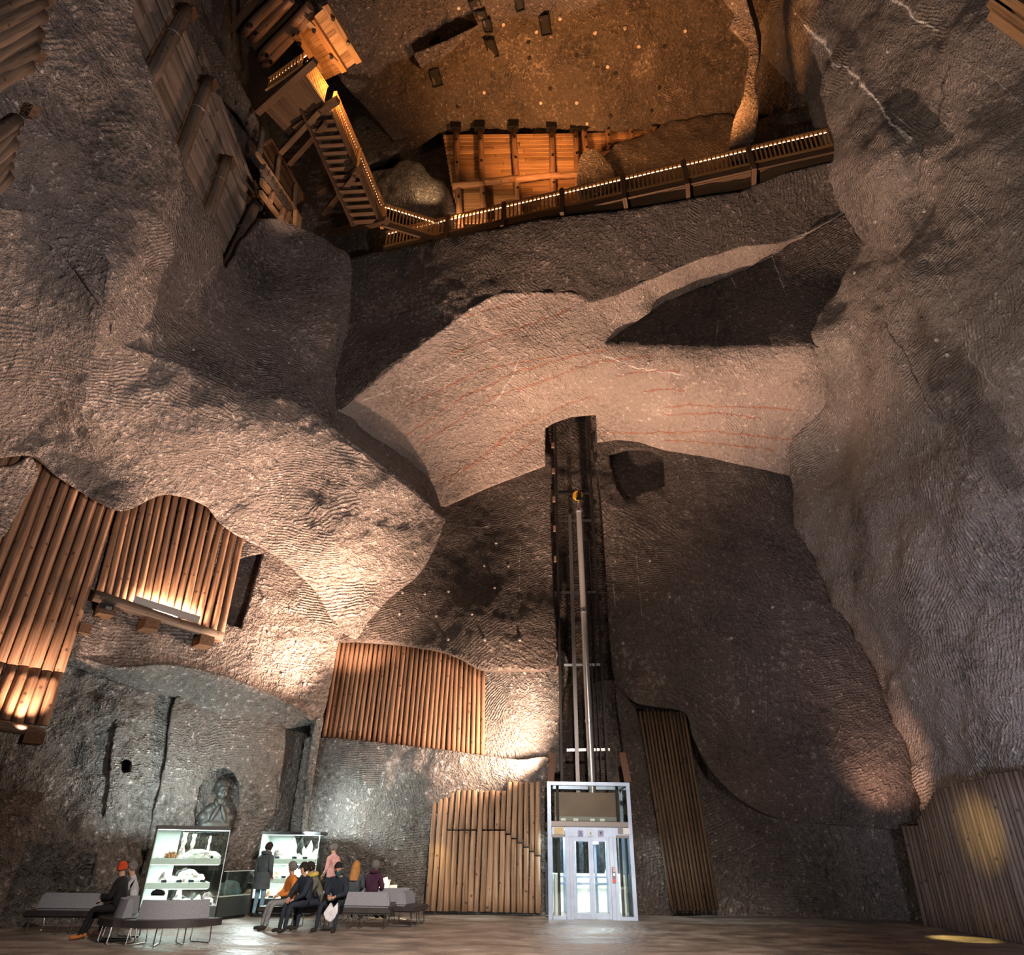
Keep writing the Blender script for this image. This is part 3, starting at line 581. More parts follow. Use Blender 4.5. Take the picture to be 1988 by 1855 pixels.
# right wall
right = rock_patch([(1425,-190,'X',10.3),(1428,0,'X',10.4),(1446,32,'X',10.5),(1468,83,'X',10.6),(1498,133,'X',10.8),(1527,163,'X',11),(1560,204,'X',11.1),(1577,266,'X',11.2),(1589,293,'X',11.3),(1604,328,'X',11.4),(1631,382,'X',11.6),(1643,414,'X',11.7),(1657,453,'X',11.9),(1665,472,'X',12),(1650,513,'X',11.9),(1639,548,'X',11.7),(1618,580,'Y',18.7),(1592,605,'Y',18.8),(1573,640,'Y',19.0),(1572,674,'Y',19.2),
    (1585,728,'Y',20.2),(1604,772,'Y',21.4),(1580,811,'Y',22.2),(1556,839,'Y',23),(1535,871,'Y',23.6),(1533,924,'Y',24.1),(1545,1000,'Y',24.2),(1580,1095,'Y',24),(1650,1225,'Y',23.8),(1692,1300,'Y',23.6),(1729,1393,'Y',23.3),(1764,1475,'Y',23.0),(1775,1530,'Y',22.8),(1784,1580,'Y',22.7),(1795,1680,'X',12.4),(1830,1800,'X',12.4),(2240,1860,'X',12.4),(2240,1400,'X',12.6),(2240,800,'X',12.4),(2240,-190,'X',12.8)],
    [(1800,300,'X',11.6),(1830,130,'X',11.95),(1797,240,'X',11.9),(1778,380,'X',11.9),(1700,330,'X',10.9),(1760,520,'X',11.0),(1850,720,'X',11.4),(1700,620,'X',11.1),(1650,800,'X',11.7),(1630,700,'X',11.3),(1660,860,'X',12.3),(1720,820,'X',11.3),(1750,1000,'X',11.6),(1620,900,'X',12.2),(1900,400,'X',11.7),(1950,150,'X',12.5),
     (1850,1200,'X',12.1),(1780,1250,'X',11.9),(1850,1400,'X',12.3),(1900,1000,'X',11.8),(1560,940,'Y',23.6)], step=7, seed=19.0, rough=.30, fine=.06,
    veins=[([(1570,50),(1594,82),(1605,112),(1620,127),(1640,132),(1665,155),(1680,172),(1695,192),(1712,214),(1730,240),(1748,258),(1772,270)],5.5,SALT,1),([(1728,215),(1745,230),(1770,250)],2.0,SALT,.7),([(1735,0),(1760,12),(1775,38),(1800,48),(1812,58)],5.0,SALT,1),
           ([(1705,570),(1716,610),(1715,640)],1.6,CRACK,.9),([(1725,610),(1745,660),(1768,690),(1785,735),(1800,770),(1815,815)],2.0,CRACK,1),([(1855,130),(1838,150),(1822,215),(1812,255)],3.0,CRACK,.8),([(1790,280),(1782,330),(1778,365)],2.5,CRACK,.8),
           ([(1545,15),(1590,75)],2.0,SALT,.4),([(1870,395),(1900,425),(1922,450)],1.6,SALT,.6),([(1905,135),(1950,170),(1988,205)],1.5,SALT,.6),([(1780,465),(1840,580),(1890,690),(1960,780)],1.3,SALT,.35)],
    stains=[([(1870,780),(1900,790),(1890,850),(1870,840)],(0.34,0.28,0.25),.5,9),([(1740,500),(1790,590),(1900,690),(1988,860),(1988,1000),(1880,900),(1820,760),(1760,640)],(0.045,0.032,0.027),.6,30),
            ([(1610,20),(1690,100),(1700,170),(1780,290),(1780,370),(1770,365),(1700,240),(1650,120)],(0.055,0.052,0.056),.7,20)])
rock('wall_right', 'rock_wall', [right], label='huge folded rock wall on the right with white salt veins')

# high vault above the gallery
vault = rock_patch([(540,-190,'Z',33),(1500,-190,'Z',33),(1660,250,'Z',32),(1420,262,'Z',32.4),(1290,258,'Z',32.6),(1080,252,'Z',32.8),(860,258,'Z',32.8),(790,290,'Z',32),(720,220,'Z',32),(640,120,'Z',32.5)],
    [(1000,120,'Z',33.6),(1200,100,'Z',33.4),(1350,150,'Z',34)], step=7, seed=20.0, rough=.35, fine=.12)
gully = rock_patch([(802,104,'Z',32.6),(868,78,'Z',32.7),(928,48,'Z',33.0),(880,96,'Z',32.6),(822,142,'Z',32.3)], step=5, seed=20.5, rough=.06, skirt=.8, smooth=False)
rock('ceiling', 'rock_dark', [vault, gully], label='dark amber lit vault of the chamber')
hb = rock_patch([(560,60,'Y',22.4),(700,110,'Y',22.4),(780,210,'Y',22.3),(860,240,'Y',22.2),(1290,240,'Y',21.8),(1500,200,'Y',20.6),(1700,180,'Y',19.8),(1700,380,'Y',19),(1300,460,'Y',21.4),(1000,510,'Y',22.2),(700,560,'Y',22.6),(560,460,'Y',23)],
    step=8, seed=21.0, rough=.3, fine=.1)
block = rock_patch([(655,330,'Y',21.4),(668,255,'Y',21.4),(700,225,'Y',21.3),(760,190,'Y',21.2),(790,175,'Y',21.3),(802,215,'Y',21.3),(800,265,'Y',21.3),(770,300,'Y',21.2),(725,320,'Y',21.2),(700,330,'Y',21.2)], step=6, seed=22.0, rough=.12)
boulder = rock_patch([(712,338,'Y',20.9),(735,330,'Y',20.7),(762,325,'Y',20.6),(785,308,'Y',20.6),(815,318,'Y',20.6),(838,345,'Y',20.7),(866,360,'Y',20.8),(880,395,'Y',21),(888,440,'Y',21),(850,455,'Y',20.8),(800,430,'Y',20.7),(745,400,'Y',20.8)],
    [(800,370,'Y',20.2),(840,390,'Y',20.3)], step=5, seed=23.0, rough=.12, fine=.06)
knob = rock_patch([(1128,300,'Y',20.4),(1150,288,'Y',20.2),(1172,302,'Y',20.2),(1190,330,'Y',20.3),(1200,362,'Y',20.3),(1125,378,'Y',20.3),(1120,340,'Y',20.4)], step=5, seed=24.0, rough=.08)
slope = rock_patch([(1170,310,'Y',20.9),(1300,240,'Y',20.6),(1420,225,'Y',20),(1440,240,'Y',19.8),(1620,200,'Y',18.6),(1680,330,'Y',18.2),(1400,370,'Y',19.4),(1190,410,'Y',20.6)], step=7, seed=24.5, rough=.2, fine=.08)
fin = rock_patch([(1395,-190,'Z',30),(1405,0,'Z',30),(1425,28,'Z',30),(1418,52,'Z',29.6),(1436,75,'Z',29.5),(1452,90,'Z',29),(1454,110,'Z',28.6),(1449,150,'Z',28),(1442,190,'Z',27.4),(1424,235,'Z',27),(1418,310,'Z',25.6),(1452,305,'Z',25.6),(1468,250,'Z',26.6),(1473,210,'Z',27),(1466,150,'Z',28),(1474,110,'Z',28.5),(1468,60,'Z',29.2),(1450,0,'Z',29.8),(1440,-190,'Z',30)], step=6, seed=25.0, rough=.08)
rock('wall_back_vault', 'rock_dark', [hb, block, boulder, knob, slope, fin], label='high rear rock face behind the gallery with a pale boulder')
side = rock_patch([(220,-190,'X',-12.2),(560,-190,'X',-12.2),(660,-40,'X',-12),(680,300,'X',-10.5),(700,420,'Y',22.4),(720,530,'Y',21.6),(600,510,'X',-9.8),(480,560,'X',-11.3),(420,520,'X',-12),(320,330,'X',-12.2),(240,100,'X',-12.2)],
    [(500,250,'X',-12.2)], step=8, seed=26.0, rough=.2)
ridge = rock_patch([(345,-190,'X',-10.9),(366,0,'X',-10.9),(395,45,'X',-10.9),(440,115,'X',-10.8),(475,180,'X',-10.7),(500,240,'X',-10.6),(502,275,'X',-10.7),(488,268,'X',-10.9),(455,215,'X',-11.0),(415,178,'X',-11),(392,165,'X',-11.1),(380,130,'X',-11.1),(345,60,'X',-11.1),(320,-190,'X',-11.1)], step=6, seed=27.0, rough=.1)
panel = rock_patch([(395,170,'X',-11.4),(430,195,'X',-11.3),(470,250,'X',-11.2),(500,275,'X',-11.2),(506,330,'X',-11.1),(500,380,'X',-11.2),(478,388,'X',-11.4),(420,270,'X',-11.5),(385,200,'X',-11.5)], step=7, seed=27.5, rough=.06)
rock('wall_left_upper', 'rock_dark', [side, ridge, panel], label='dark rock above the planked slope at upper left')

# ------------------------------------------------------------------ building helpers
def thing(name, label, category, loc, group=None):
    o = bpy.data.objects.new(name, None); COL.objects.link(o)
    o.empty_display_size = 0.2; o.location = loc
    o['label'] = label; o['category'] = category
    if group: o['group'] = group
    return o
def V(*a): return Vector(a)
def frame(x, up=Vector((0, 0, 1))):
    """rotation whose local X runs along x and whose local Z leans towards up"""
    x = x.normalized(); y = up.cross(x)
    if y.length < 1e-4: y = Vector((0, 1, 0)).cross(x)
    y.normalize(); z = x.cross(y)
    return Matrix((x, y, z)).transposed()

class MB:
    """collects shapes in world coordinates and links them as one mesh"""
    def __init__(s): s.v, s.f, s.m = [], [], []
    def add(s, vs, fs, mi=0):
        n = len(s.v); s.v += [Vector(v) for v in vs]; s.f += [tuple(i + n for i in f) for f in fs]; s.m += [mi] * len(fs)
        return s
    def box(s, c, size, rot=None, mi=0, taper=(1, 1)):
        hx, hy, hz = (k / 2 for k in size); R = rot or Matrix.Identity(3); c = Vector(c)
        vs = [c + R @ Vector((x * hx * (taper[0] if z > 0 else 1), y * hy * (taper[1] if z > 0 else 1), z * hz)) for z in (-1, 1) for y in (-1, 1) for x in (-1, 1)]
        return s.add(vs, [(0, 2, 3, 1), (4, 5, 7, 6), (0, 1, 5, 4), (2, 6, 7, 3), (0, 4, 6, 2), (1, 3, 7, 5)], mi)
    def bar(s, a, b, w, h, up=Vector((0, 0, 1)), mi=0):
        a, b = Vector(a), Vector(b)
        return s.box((a + b) / 2, ((b - a).length, w, h), frame(b - a, up), mi)
    def cyl(s, a, b, r0, r1=None, n=10, mi=0):
        a, b = Vector(a), Vector(b); r1 = r0 if r1 is None else r1; R = frame(b - a)
        vs = []
        for p, r in ((a, r0), (b, r1)):
            vs += [p + R @ Vector((0, r * math.cos(2*PI*k/n), r * math.sin(2*PI*k/n))) for k in range(n)]
        fs = [(k, (k+1) % n, n + (k+1) % n, n + k) for k in range(n)] + [tuple(range(n))[::-1], tuple(range(n, 2*n))]
        return s.add(vs, fs, mi)
    def tube(s, path, r, n=7, closed=False, mi=0):
        path = [Vector(p) for p in path]; m = len(path); vs = []
        ref = Vector((0.13, 0.27, 0.95))
        for i, p in enumerate(path):
            d = (path[(i+1) % m] - path[i-1]) if closed else (path[min(i+1, m-1)] - path[max(i-1, 0)])
            d.normalize(); x = ref.cross(d); x.normalize(); y = d.cross(x)
            vs += [p + (x * math.cos(2*PI*k/n) + y * math.sin(2*PI*k/n)) * (r[i] if isinstance(r, (list, tuple)) else r) for k in range(n)]
        fs = []
        for i in range(m if closed else m - 1):
            a, b = i * n, ((i + 1) % m) * n
            fs += [(a + k, a + (k+1) % n, b + (k+1) % n, b + k) for k in range(n)]
        if not closed: fs += [tuple(range(n))[::-1], tuple(range((m-1)*n, m*n))]
        return s.add(vs, fs, mi)
    def prism(s, base, top, mi=0):
        n = len(base)
        fs = [tuple(range(n))[::-1], tuple(range(n, 2*n))] + [(k, (k+1) % n, n + (k+1) % n, n + k) for k in range(n)]
        return s.add(list(base) + list(top), fs, mi)
    def build(s, name, mats, parent=None, origin=None, smooth=False, bevel=0.0, **props):
        origin = Vector(origin) if origin is not None else (parent.matrix_world.translation if False else (Vector(parent.location) if parent is not None else Vector((0, 0, 0))))
        me = bpy.data.meshes.new(name)
        me.from_pydata([v - origin for v in s.v], [], s.f)
        mats = [mats] if isinstance(mats, str) else mats
        for k in mats: me.materials.append(MATS[k])
        me.polygons.foreach_set('material_index', s.m)
        bm = bmesh.new(); bm.from_mesh(me)
        bmesh.ops.recalc_face_normals(bm, faces=bm.faces)
        if bevel:
            bmesh.ops.bevel(bm, geom=[e for e in bm.edges], offset=bevel, segments=2, affect='EDGES', clamp_overlap=True)
        bm.to_mesh(me); bm.free()
        if smooth:
            me.polygons.foreach_set('use_smooth', [True] * len(me.polygons))
            if smooth != 'all': me.set_sharp_from_angle(angle=math.radians(40))
        o = bpy.data.objects.new(name, me); COL.objects.link(o)
        if parent is not None:
            o.parent = parent
            if origin != Vector(parent.location): o.location = origin - Vector(parent.location)
        else: o.location = origin
        for k, v in props.items(): o[k] = v
        return o

_cache = {}
def log_mesh(L, r, var, mat):
    key = ('log', round(L, 1), round(r, 2), var, mat)
    if key in _cache: return _cache[key]
    n, m = 9, 6; L = max(round(L, 1), .1); r = max(round(r, 2), .02); rng = random.Random(var * 31 + 5)
    vs, fs = [], []; ph = rng.uniform(0, 6)
    for i in range(m):
        t = i / (m - 1); cx, cy = r * .12 * math.sin(ph + t * 4), r * .12 * math.cos(ph * 1.7 + t * 3)
        rr = r * (1.04 - .1 * t + rng.uniform(-.03, .03))
        vs += [(cx + rr * math.cos(2*PI*k/n), cy + rr * math.sin(2*PI*k/n), L * t) for k in range(n)]
    for i in range(m - 1):
        fs += [(i*n + k, i*n + (k+1) % n, (i+1)*n + (k+1) % n, (i+1)*n + k) for k in range(n)]
    fs += [tuple(range(n))[::-1], tuple(range((m-1)*n, m*n))]
    me = bpy.data.meshes.new('log'); me.from_pydata(vs, [], fs); me.materials.append(MATS[mat])
    me.polygons.foreach_set('use_smooth', [len(f) == 4 for f in fs])
    _cache[key] = (me, L); return _cache[key]
def log_obj(name, mat, a, b, r, parent, var=None):
    a, b = Vector(a), Vector(b); d = b - a
    me, L = log_mesh(d.length, r, random.randrange(5) if var is None else var, mat)
    o = bpy.data.objects.new(name, me); COL.objects.link(o)
    R = frame(d) @ Matrix(((0, 0, 1), (0, 1, 0), (-1, 0, 0)))      # local Z along d
    R = R @ Matrix.Rotation(random.uniform(0, 6.28), 3, 'Z')
    M = Matrix.Translation(a - (Vector(parent.location) if parent else Vector())) @ R.to_4x4() @ Matrix.Diagonal((1, 1, d.length / L, 1))
    if parent: o.parent = parent
    o.matrix_local = M
    return o
def board_obj(name, mat, a, b, w, h, parent, up=Vector((0, 0, 1)), bevel=0.006):
    """plank from a to b: h along up, w across"""
    a, b = Vector(a), Vector(b); d = b - a; L = max(round(d.length, 1), .1)
    key = ('board', L, round(w, 3), round(h, 3), mat)
    if key not in _cache:
        mb = MB().box((L/2, 0, 0), (L, w, h)); me = bpy.data.meshes.new('board'); me.from_pydata(mb.v, [], mb.f); me.materials.append(MATS[mat]); _cache[key] = me
    o = bpy.data.objects.new(name, _cache[key]); COL.objects.link(o)
    if parent: o.parent = parent
    o.matrix_local = Matrix.Translation(a - (Vector(parent.location) if parent else Vector())) @ frame(d, up).to_4x4() @ Matrix.Diagonal((d.length / L, 1, 1, 1))
    return o
def lerp(a, b, t): return a + (b - a) * t
def on_line(pts, u):
    """v of a pixel polyline at u"""
    for (a, b) in zip(pts[:-1], pts[1:]):
        if a[0] <= u <= b[0]: return lerp(a[1], b[1], (u - a[0]) / max(b[0] - a[0], 1e-6))
    return pts[0][1] if u < pts[0][0] else pts[-1][1]

# ------------------------------------------------------------------ log linings
def palisade(name, label, tops, bots, n, plane, mat, rad=None, group=None, jitter=2.0):
    """n upright logs between two pixel polylines lying in one plane of the chamber"""
    P0 = P(*bots[0], plane); root = thing(name, label, 'log wall', P0, group)
    def at(poly, s):
        L = [math.dist(a, b) for a, b in zip(poly[:-1], poly[1:])]; s *= sum(L)
        for (a, b), l in zip(zip(poly[:-1], poly[1:]), L):
            if s <= l + 1e-6: return lerp(a[0], b[0], s / l), lerp(a[1], b[1], s / l)
            s -= l
        return poly[-1]
    pr = [(P(*at(bots, i / (n-1)), plane), P(*at(tops, i / (n-1)), plane)) for i in range(n)]
    for i, (b, t) in enumerate(pr):
        sp = (pr[min(i+1, n-1)][0] - pr[max(i-1, 0)][0]).length / (2 if 0 < i < n-1 else 1)
        r = rad or sp * .47
        t = t + (t - b).normalized() * random.uniform(-.5, .5) * jitter * .02
        log_obj('log', mat, b, t, r * random.uniform(.9, 1.06), root)
    return root
# far left lining: upright logs in two tiers along the left wall
lw_n, lw_d = vplane(LEFT_A, LEFT_B, .22)
lw_dir = Vector((LEFT_B[0]-LEFT_A[0], LEFT_B[1]-LEFT_A[1], 0)).normalized()
p_end = P(80, 1408, ('L', .22))
zj = P(95, 1300, ('L', .22)).z; zt = P(110, 905, ('L', .22)).z
root = thing('log_lining', 'wide two-tier lining of upright logs at the far left under the overhang', 'log wall', (p_end.x, p_end.y, 2.0))
for i in range(36):
    q = p_end - lw_dir * (.27 * i); zb = p_end.z + random.uniform(-.03, .03)
    j = zj + random.uniform(-.08, .08)
    log_obj('log', 'log_wood', (q.x, q.y, zb), (q.x, q.y, j), .135 * random.uniform(.92, 1.05), root)
    log_obj('log', 'log_wood', (q.x, q.y, j + .02), (q.x, q.y, zt + .35 + .02 * i), .135 * random.uniform(.9, 1.05), root)
palisade('log_lining', 'upright log lining above the beam with the hidden lamp, left of the slot', [(236,985),(285,960),(330,945),(405,970),(470,1030)], [(190,1168),(250,1188),(330,1214),(424,1246)], 17, ('L', .24), 'log_wood')
# beam with a lamp trough and wall blocks
bm0 = P(182, 1158, ('L', .62)); bm1 = P(432, 1236, ('L', .62))
beam = thing('lamp_beam', 'round log beam on wooden blocks carrying a lamp trough below the lit logs', 'beam', bm0)
log_obj('beam_log', 'log_wood_grey', bm0, bm1, .15, beam, 1)
for u, v in ((205, 1178), (290, 1206), (395, 1238)):
    c = P(u, v + 4, ('L', .4)); R = frame(lw_dir)
    MB().box(c - Vector((0, 0, .08)), (.42, .62, .30), R).build('support_block', 'beam_wood', beam)
ta, tb = P(258, 1172, ('L', .52)), P(385, 1212, ('L', .52))
MB().bar(ta + V(0, 0, .12), tb + V(0, 0, .12), .06, .22).build('lamp_trough', 'lamp_grey', beam)
cam_box = thing('junction_box', 'small dark electrical box hanging under the end of the lamp beam', 'box', P(205, 1180, ('L', .75)))
MB().box(P(207, 1178, ('L', .78)), (.34, .12, .16), frame(lw_dir)).build('box_body', 'black_metal', cam_box)
MB().box(P(211, 1181, ('L', .86)), (.16, .03, .08), frame(lw_dir)).build('cover', 'steel', cam_box)
low = thing('lamp_beam', 'short log beam under the far left logs, with a block and a lamp', 'beam', P(20, 1412, ('L', .5)))
log_obj('beam_log', 'log_wood_grey', P(-50, 1398, ('L', .5)), P(82, 1426, ('L', .5)), .13, low, 2)
MB().box(P(62, 1434, ('L', .4)), (.45, .5, .28), frame(lw_dir)).build('support_block', 'beam_wood', low)
blk = thing('timber_block', 'small square timber end let into the rock beside the left logs', 'timber', P(160, 1222, ('L', .2)))
MB().box(P(161, 1224, ('L', .1)), (.28, .5, .26), frame(lw_dir)).build('block_end', 'beam_wood', blk)
# panel of logs above the ledge
palisade('log_lining', 'wide panel of straight logs in the recess above the ledge', [(661,1240),(760,1244),(853,1252),(937,1292)], [(629,1432),(740,1446),(840,1458),(937,1466)], 33, ('Y', 25.25), 'log_wood')
# two-tier palisade left of the lift
root = thing('log_palisade', 'two-tier palisade of warmly lit logs standing on the floor beside the lift', 'log wall', P(930, 1772, ('Y', 24.55)))
for i in range(19):
    t = i / 18; ub, ut = lerp(829, 1044, t), lerp(845, 1044, t)
    vb = lerp(1769, 1774, t); pl = ('Y', 24.58)
    full = i in (0, 1, 2, 8)
    vj = 1612 if i < 13 else lerp(1620, 1662, (i - 13) / 5)
    vt = [1556, 1545, 1538][i] if i < 3 else (1536 if i < 13 else 1519)
    uj = lerp(ut, ub, (vj - vt) / (vb - vt))
    r = .090 * random.uniform(.93, 1.06)
    if full: log_obj('log', 'log_wood_lit', P(ub, vb, pl), P(ut, vt, pl), r, root)
    else:
        log_obj('log', 'log_wood_lit', P(ub, vb - random.uniform(0, 2), pl), P(uj, vj + 2, pl), r, root)
        log_obj('log', 'log_wood_lit', P(uj, vj - 1, pl), P(ut, vt + random.uniform(-1, 1), pl), r * .93, root)
palisade('log_palisade', 'tall dark narrow palisade of leaning logs to the right of the lift', [(1243,1383),(1287,1383),(1328,1382)], [(1306,1768),(1350,1769),(1392,1768)], 13, ('Y', 24.75), 'log_wood_dark')
root = thing('log_palisade', 'long palisade of thin logs along the foot of the right wall', 'log wall', (12.1, 20, 0))
tops = [(1780,1600),(1790,1575),(1809,1549),(1819,1533),(1850,1522),(1888,1511),(1954,1499),(2000,1492),(2200,1480)]
for i in range(62):
    y = 23.0 - .165 * i; x = 12.12 + .03 * math.sin(i * .4) + max(0, (y - 22.4)) * -.25
    # find height where this column meets the pixel top line
    zt = 2.0
    for k in range(60):
        z = 1.5 + k * .08; q = CAMROT.transposed() @ (Vector((x, y, z)) - CAMPOS); u = 994 + FPX * q.x / -q.z; v = 927.5 - FPX * q.y / -q.z
        if v < on_line(tops, u): break
        zt = z
    log_obj('log', 'log_wood_grey', (x, y, 0), (x, y, zt), .078 * random.uniform(.88, 1.06), root)

# planked slope at upper left with upright log posts
root = thing('plank_lining', 'grey horizontal plank lining high on the left with round log posts', 'plank wall', (-11, 14, 20))
for k in range(29):
    z = 20.6 + k * .195
    cuts = [7.5 + random.uniform(-.8, .8), 11.3 + random.uniform(-.9, .9), 15.0 + random.uniform(-.9, .9), P(498, 392, ('X', -11)).y + .1]
    for y0, y1 in zip(cuts[:-1], cuts[1:]):
        x = -11.02 + random.uniform(-.03, .03)
        board_obj('plank', 'board_wood_grey', (x, y0 + .01, z), (x, y1 - .01, z), .05, .18 - random.choice((0, 0, .02)), root)
for (u0, v0, u1, v1) in ((362, 18, 285, 165), (405, 157, 343, 320), (440, 310, 400, 425), (497, 392, 430, 545)):
    b, t = P(u1, v1, ('X', -10.62)), P(u0, v0, ('X', -10.62))
    log_obj('post', 'log_wood_grey', b, t, .21, root)
    MB().box(t + V(-.25, .10, .05), (.95, .34, .34), Matrix.Rotation(.25, 3, 'Y')).build('cap_block', 'beam_wood', root)
    MB().tube([lerp(b, t, .62) + .225 * V(math.cos(a), math.sin(a), 0) for a in np.linspace(0, 2*PI, 13)[:-1]], .015, 5, True).build('wire_band', 'steel', root)
# log ends at the far upper left
root = thing('log_crib', 'stack of long logs in the top corner above the left wall', 'log crib', P(30, 60, ('X', -11.6)))
for k in range(6):
    log_obj('log', 'log_wood_grey', P(-60, 40 + k * 30, ('X', -11.3)), P(95 - k * 8, -32 + k * 31, ('X', -11.3)), .2, root)
root = thing('log_crib', 'short logs showing at the left edge below the top corner stack', 'log crib', P(10, 300, ('X', -11.9)))
for k in range(6):
    log_obj('log', 'log_wood_grey', P(-70, 320 + k * 22, ('X', -11.7)), P(32 - k * 4, 230 + k * 22, ('X', -11.7)), .16, root)
root = thing('timber_stack', 'sawn amber timbers in the top corner above the right wall', 'timber', P(1970, 40, ('X', 11.6)))
for k in range(3):
    board_obj('timber', 'board_wood', P(1932, 2 + k * 24 - 24, ('X', 11.4)), P(2060, 90 + k * 26 - 24, ('X', 11.4)), .3, .24, root)
for i, (u, v) in enumerate(((80, 112), (68, 218), (96, 2))):
    o = thing('timber_block', ['short timber peg in the upper left wall beside the corner logs', 'lower timber peg in the upper left wall', 'topmost timber peg in the upper left wall'][i], 'timber', P(u, v, ('X', -11.2)))
    MB().box(P(u, v, ('X', -11.25)), (.5, .16, .30), frame(ray(u, v))).build('peg', 'beam_wood', o)

# ------------------------------------------------------------------ high timber gallery
def railing(parent, a, b, h, n_bal, posts=True, led=True, fascia=True):
    """handrail, bottom rail, balusters and light strip from a to b (deck level)"""
    d = b - a; up = V(0, 0, 1); nrm = up.cross(d).normalized()
    if nrm.dot(CAMPOS - a) < 0: nrm = -nrm
    hr = board_obj('handrail', 'rail_wood', a + up*h, b + up*h, .13, .06, parent)
    board_obj('bottom_rail', 'rail_wood', a + up*.08, b + up*.08, .08, .07, parent)
    for i in range(n_bal):
        p = lerp(a, b, (i + .5) / n_bal)
        board_obj('baluster', 'rail_wood', p + up*.1, p + up*(h-.02), .055, .05, parent, up=nrm)
    if led:
        off = -nrm * .07
        board_obj('light_strip', 'led_warm', a + up*(h-.05) + off, b + up*(h-.05) + off, .015, .015, parent)
G0, G1 = P(745, 482, ('Z', 24.0)), P(1620, 284, ('Z', 24.0))
root = thing('gallery_walkway', 'long lit timber gallery with baluster railing crossing the back of the vault', 'walkway', G0)
gd = (G1 - G0); gl = gd.length; gn = V(0, 0, 1).cross(gd).normalized()
if gn.dot(CAMPOS - G0) < 0: gn = -gn
stops = [.005] + [(u - 745) / (1620 - 745) for u in (868, 978, 1092, 1212, 1332, 1460)] + [1.0]
# image fractions to true fractions along the straight gallery
def frac(u):
    lo, hi = 0.0, 1.0
    for _ in range(40):
        m = (lo + hi) / 2; q = CAMROT.transposed() @ (lerp(G0, G1, m) - CAMPOS); uu = 994 + FPX * q.x / -q.z
        if uu < u: lo = m
        else: hi = m
    return (lo + hi) / 2
stops = [0.0] + [frac(u) for u in (868, 978, 1092, 1212, 1332, 1460)] + [1.0]
for s0, s1 in zip(stops[:-1], stops[1:]):
    a, b = lerp(G0, G1, s0), lerp(G0, G1, s1)
    railing(root, a, b, .95, max(8, int((b - a).length / .155)))
    board_obj('fascia', 'beam_wood', a - V(0, 0, .18), b - V(0, 0, .18), .08, .26, root)
for s in stops[1:-1]:
    p = lerp(G0, G1, s)
    board_obj('post', 'beam_wood', p + gn*.06 - V(0, 0, .38), p + gn*.06 + V(0, 0, 1.02), .16, .12, root, up=gn)
    board_obj('cross_beam', 'beam_wood', p + gn*.25 - V(0, 0, .42), p - gn*1.9 - V(0, 0, .42), .16, .22, root)
for k in range(7):
    o = -gn * (.12 + k * .26)
    board_obj('deck_plank', 'beam_wood', G0 + o - V(0, 0, .05), G1 + o - V(0, 0, .05), .24, .05, root)
# boarded lining behind the gallery with log posts
root = thing('boarded_lining', 'amber lit board lining on the vault wall behind the gallery', 'plank wall', P(1000, 400, ('Y', 21.3)))
pl = ('Y', 21.3)
left_e = [(858, 262), (872, 340), (886, 440)]
def lu(v): return lerp(860, 888, (v - 262) / 170)
for k in range(23):
    v = 266 + k * 7.6
    cuts = [lu(v), 940 + 60 * random.random(), 1075 + 20 * random.random(), 1134] if k % 2 else [lu(v), 1000 + 40 * random.random(), 1134]
    for u0, u1 in zip(cuts[:-1], cuts[1:]):
        vt = lambda u: v - (u - 860) * .012 * (1 if k < 12 else 1 + (k - 12) * .25)
        board_obj('board', 'board_wood', P(u0 + .4, vt(u0), pl), P(u1 - .4, vt(u1), pl), .06, .235, root, up=V(0, .02, 1))
for k in range(7):
    v0, v1 = 263 + k * 7.6, 255 + k * 7.0
    u1 = 1285 - max(0, k - 2) * 34
    if u1 > 1150: board_obj('board', 'board_wood', P(1136, v0, pl), P(u1, lerp(v0, v1, (u1 - 1136) / 150), pl), .06, .225, root)
po = ('Y', 21.08)
for (u0, v0, u1, v1) in ((885, 250, 893, 440), (931, 250, 942, 430), (997, 248, 1008, 415), (1070, 250, 1076, 400), (1116, 252, 1124, 385), (1134, 250, 1140, 306), (1180, 248, 1183, 298), (1225, 246, 1228, 288), (1271, 246, 1275, 278)):
    a, b = P(u1, v1, po), P(u0, v0, po)
    log_obj('post', 'log_wood', a, b, .15, root)
    MB().box(b + V(0, -.05, .1), (.5, .3, .5)).build('post_shoe', 'black_metal', root)
    for t in (.25, .6, .85):
        c = lerp(a, b, t) + V(0, -.14, 0)
        MB().cyl(c, c + V(0, -.07, -.03), .055, n=8).build('bolt_head', 'black_metal', root)
pf = ('Y', 20.92)
for (u0, v0, u1, v1) in ((878, 361, 940, 356), (936, 354, 1006, 347), (1000, 349, 1078, 341), (1070, 342, 1132, 339)):
    log_obj('purlin_log', 'log_wood', P(u0, v0, pf), P(u1, v1, pf), .155, root)
log_obj('purlin_log', 'log_wood', P(1130, 309, pf), P(1289, 274, pf), .15, root)

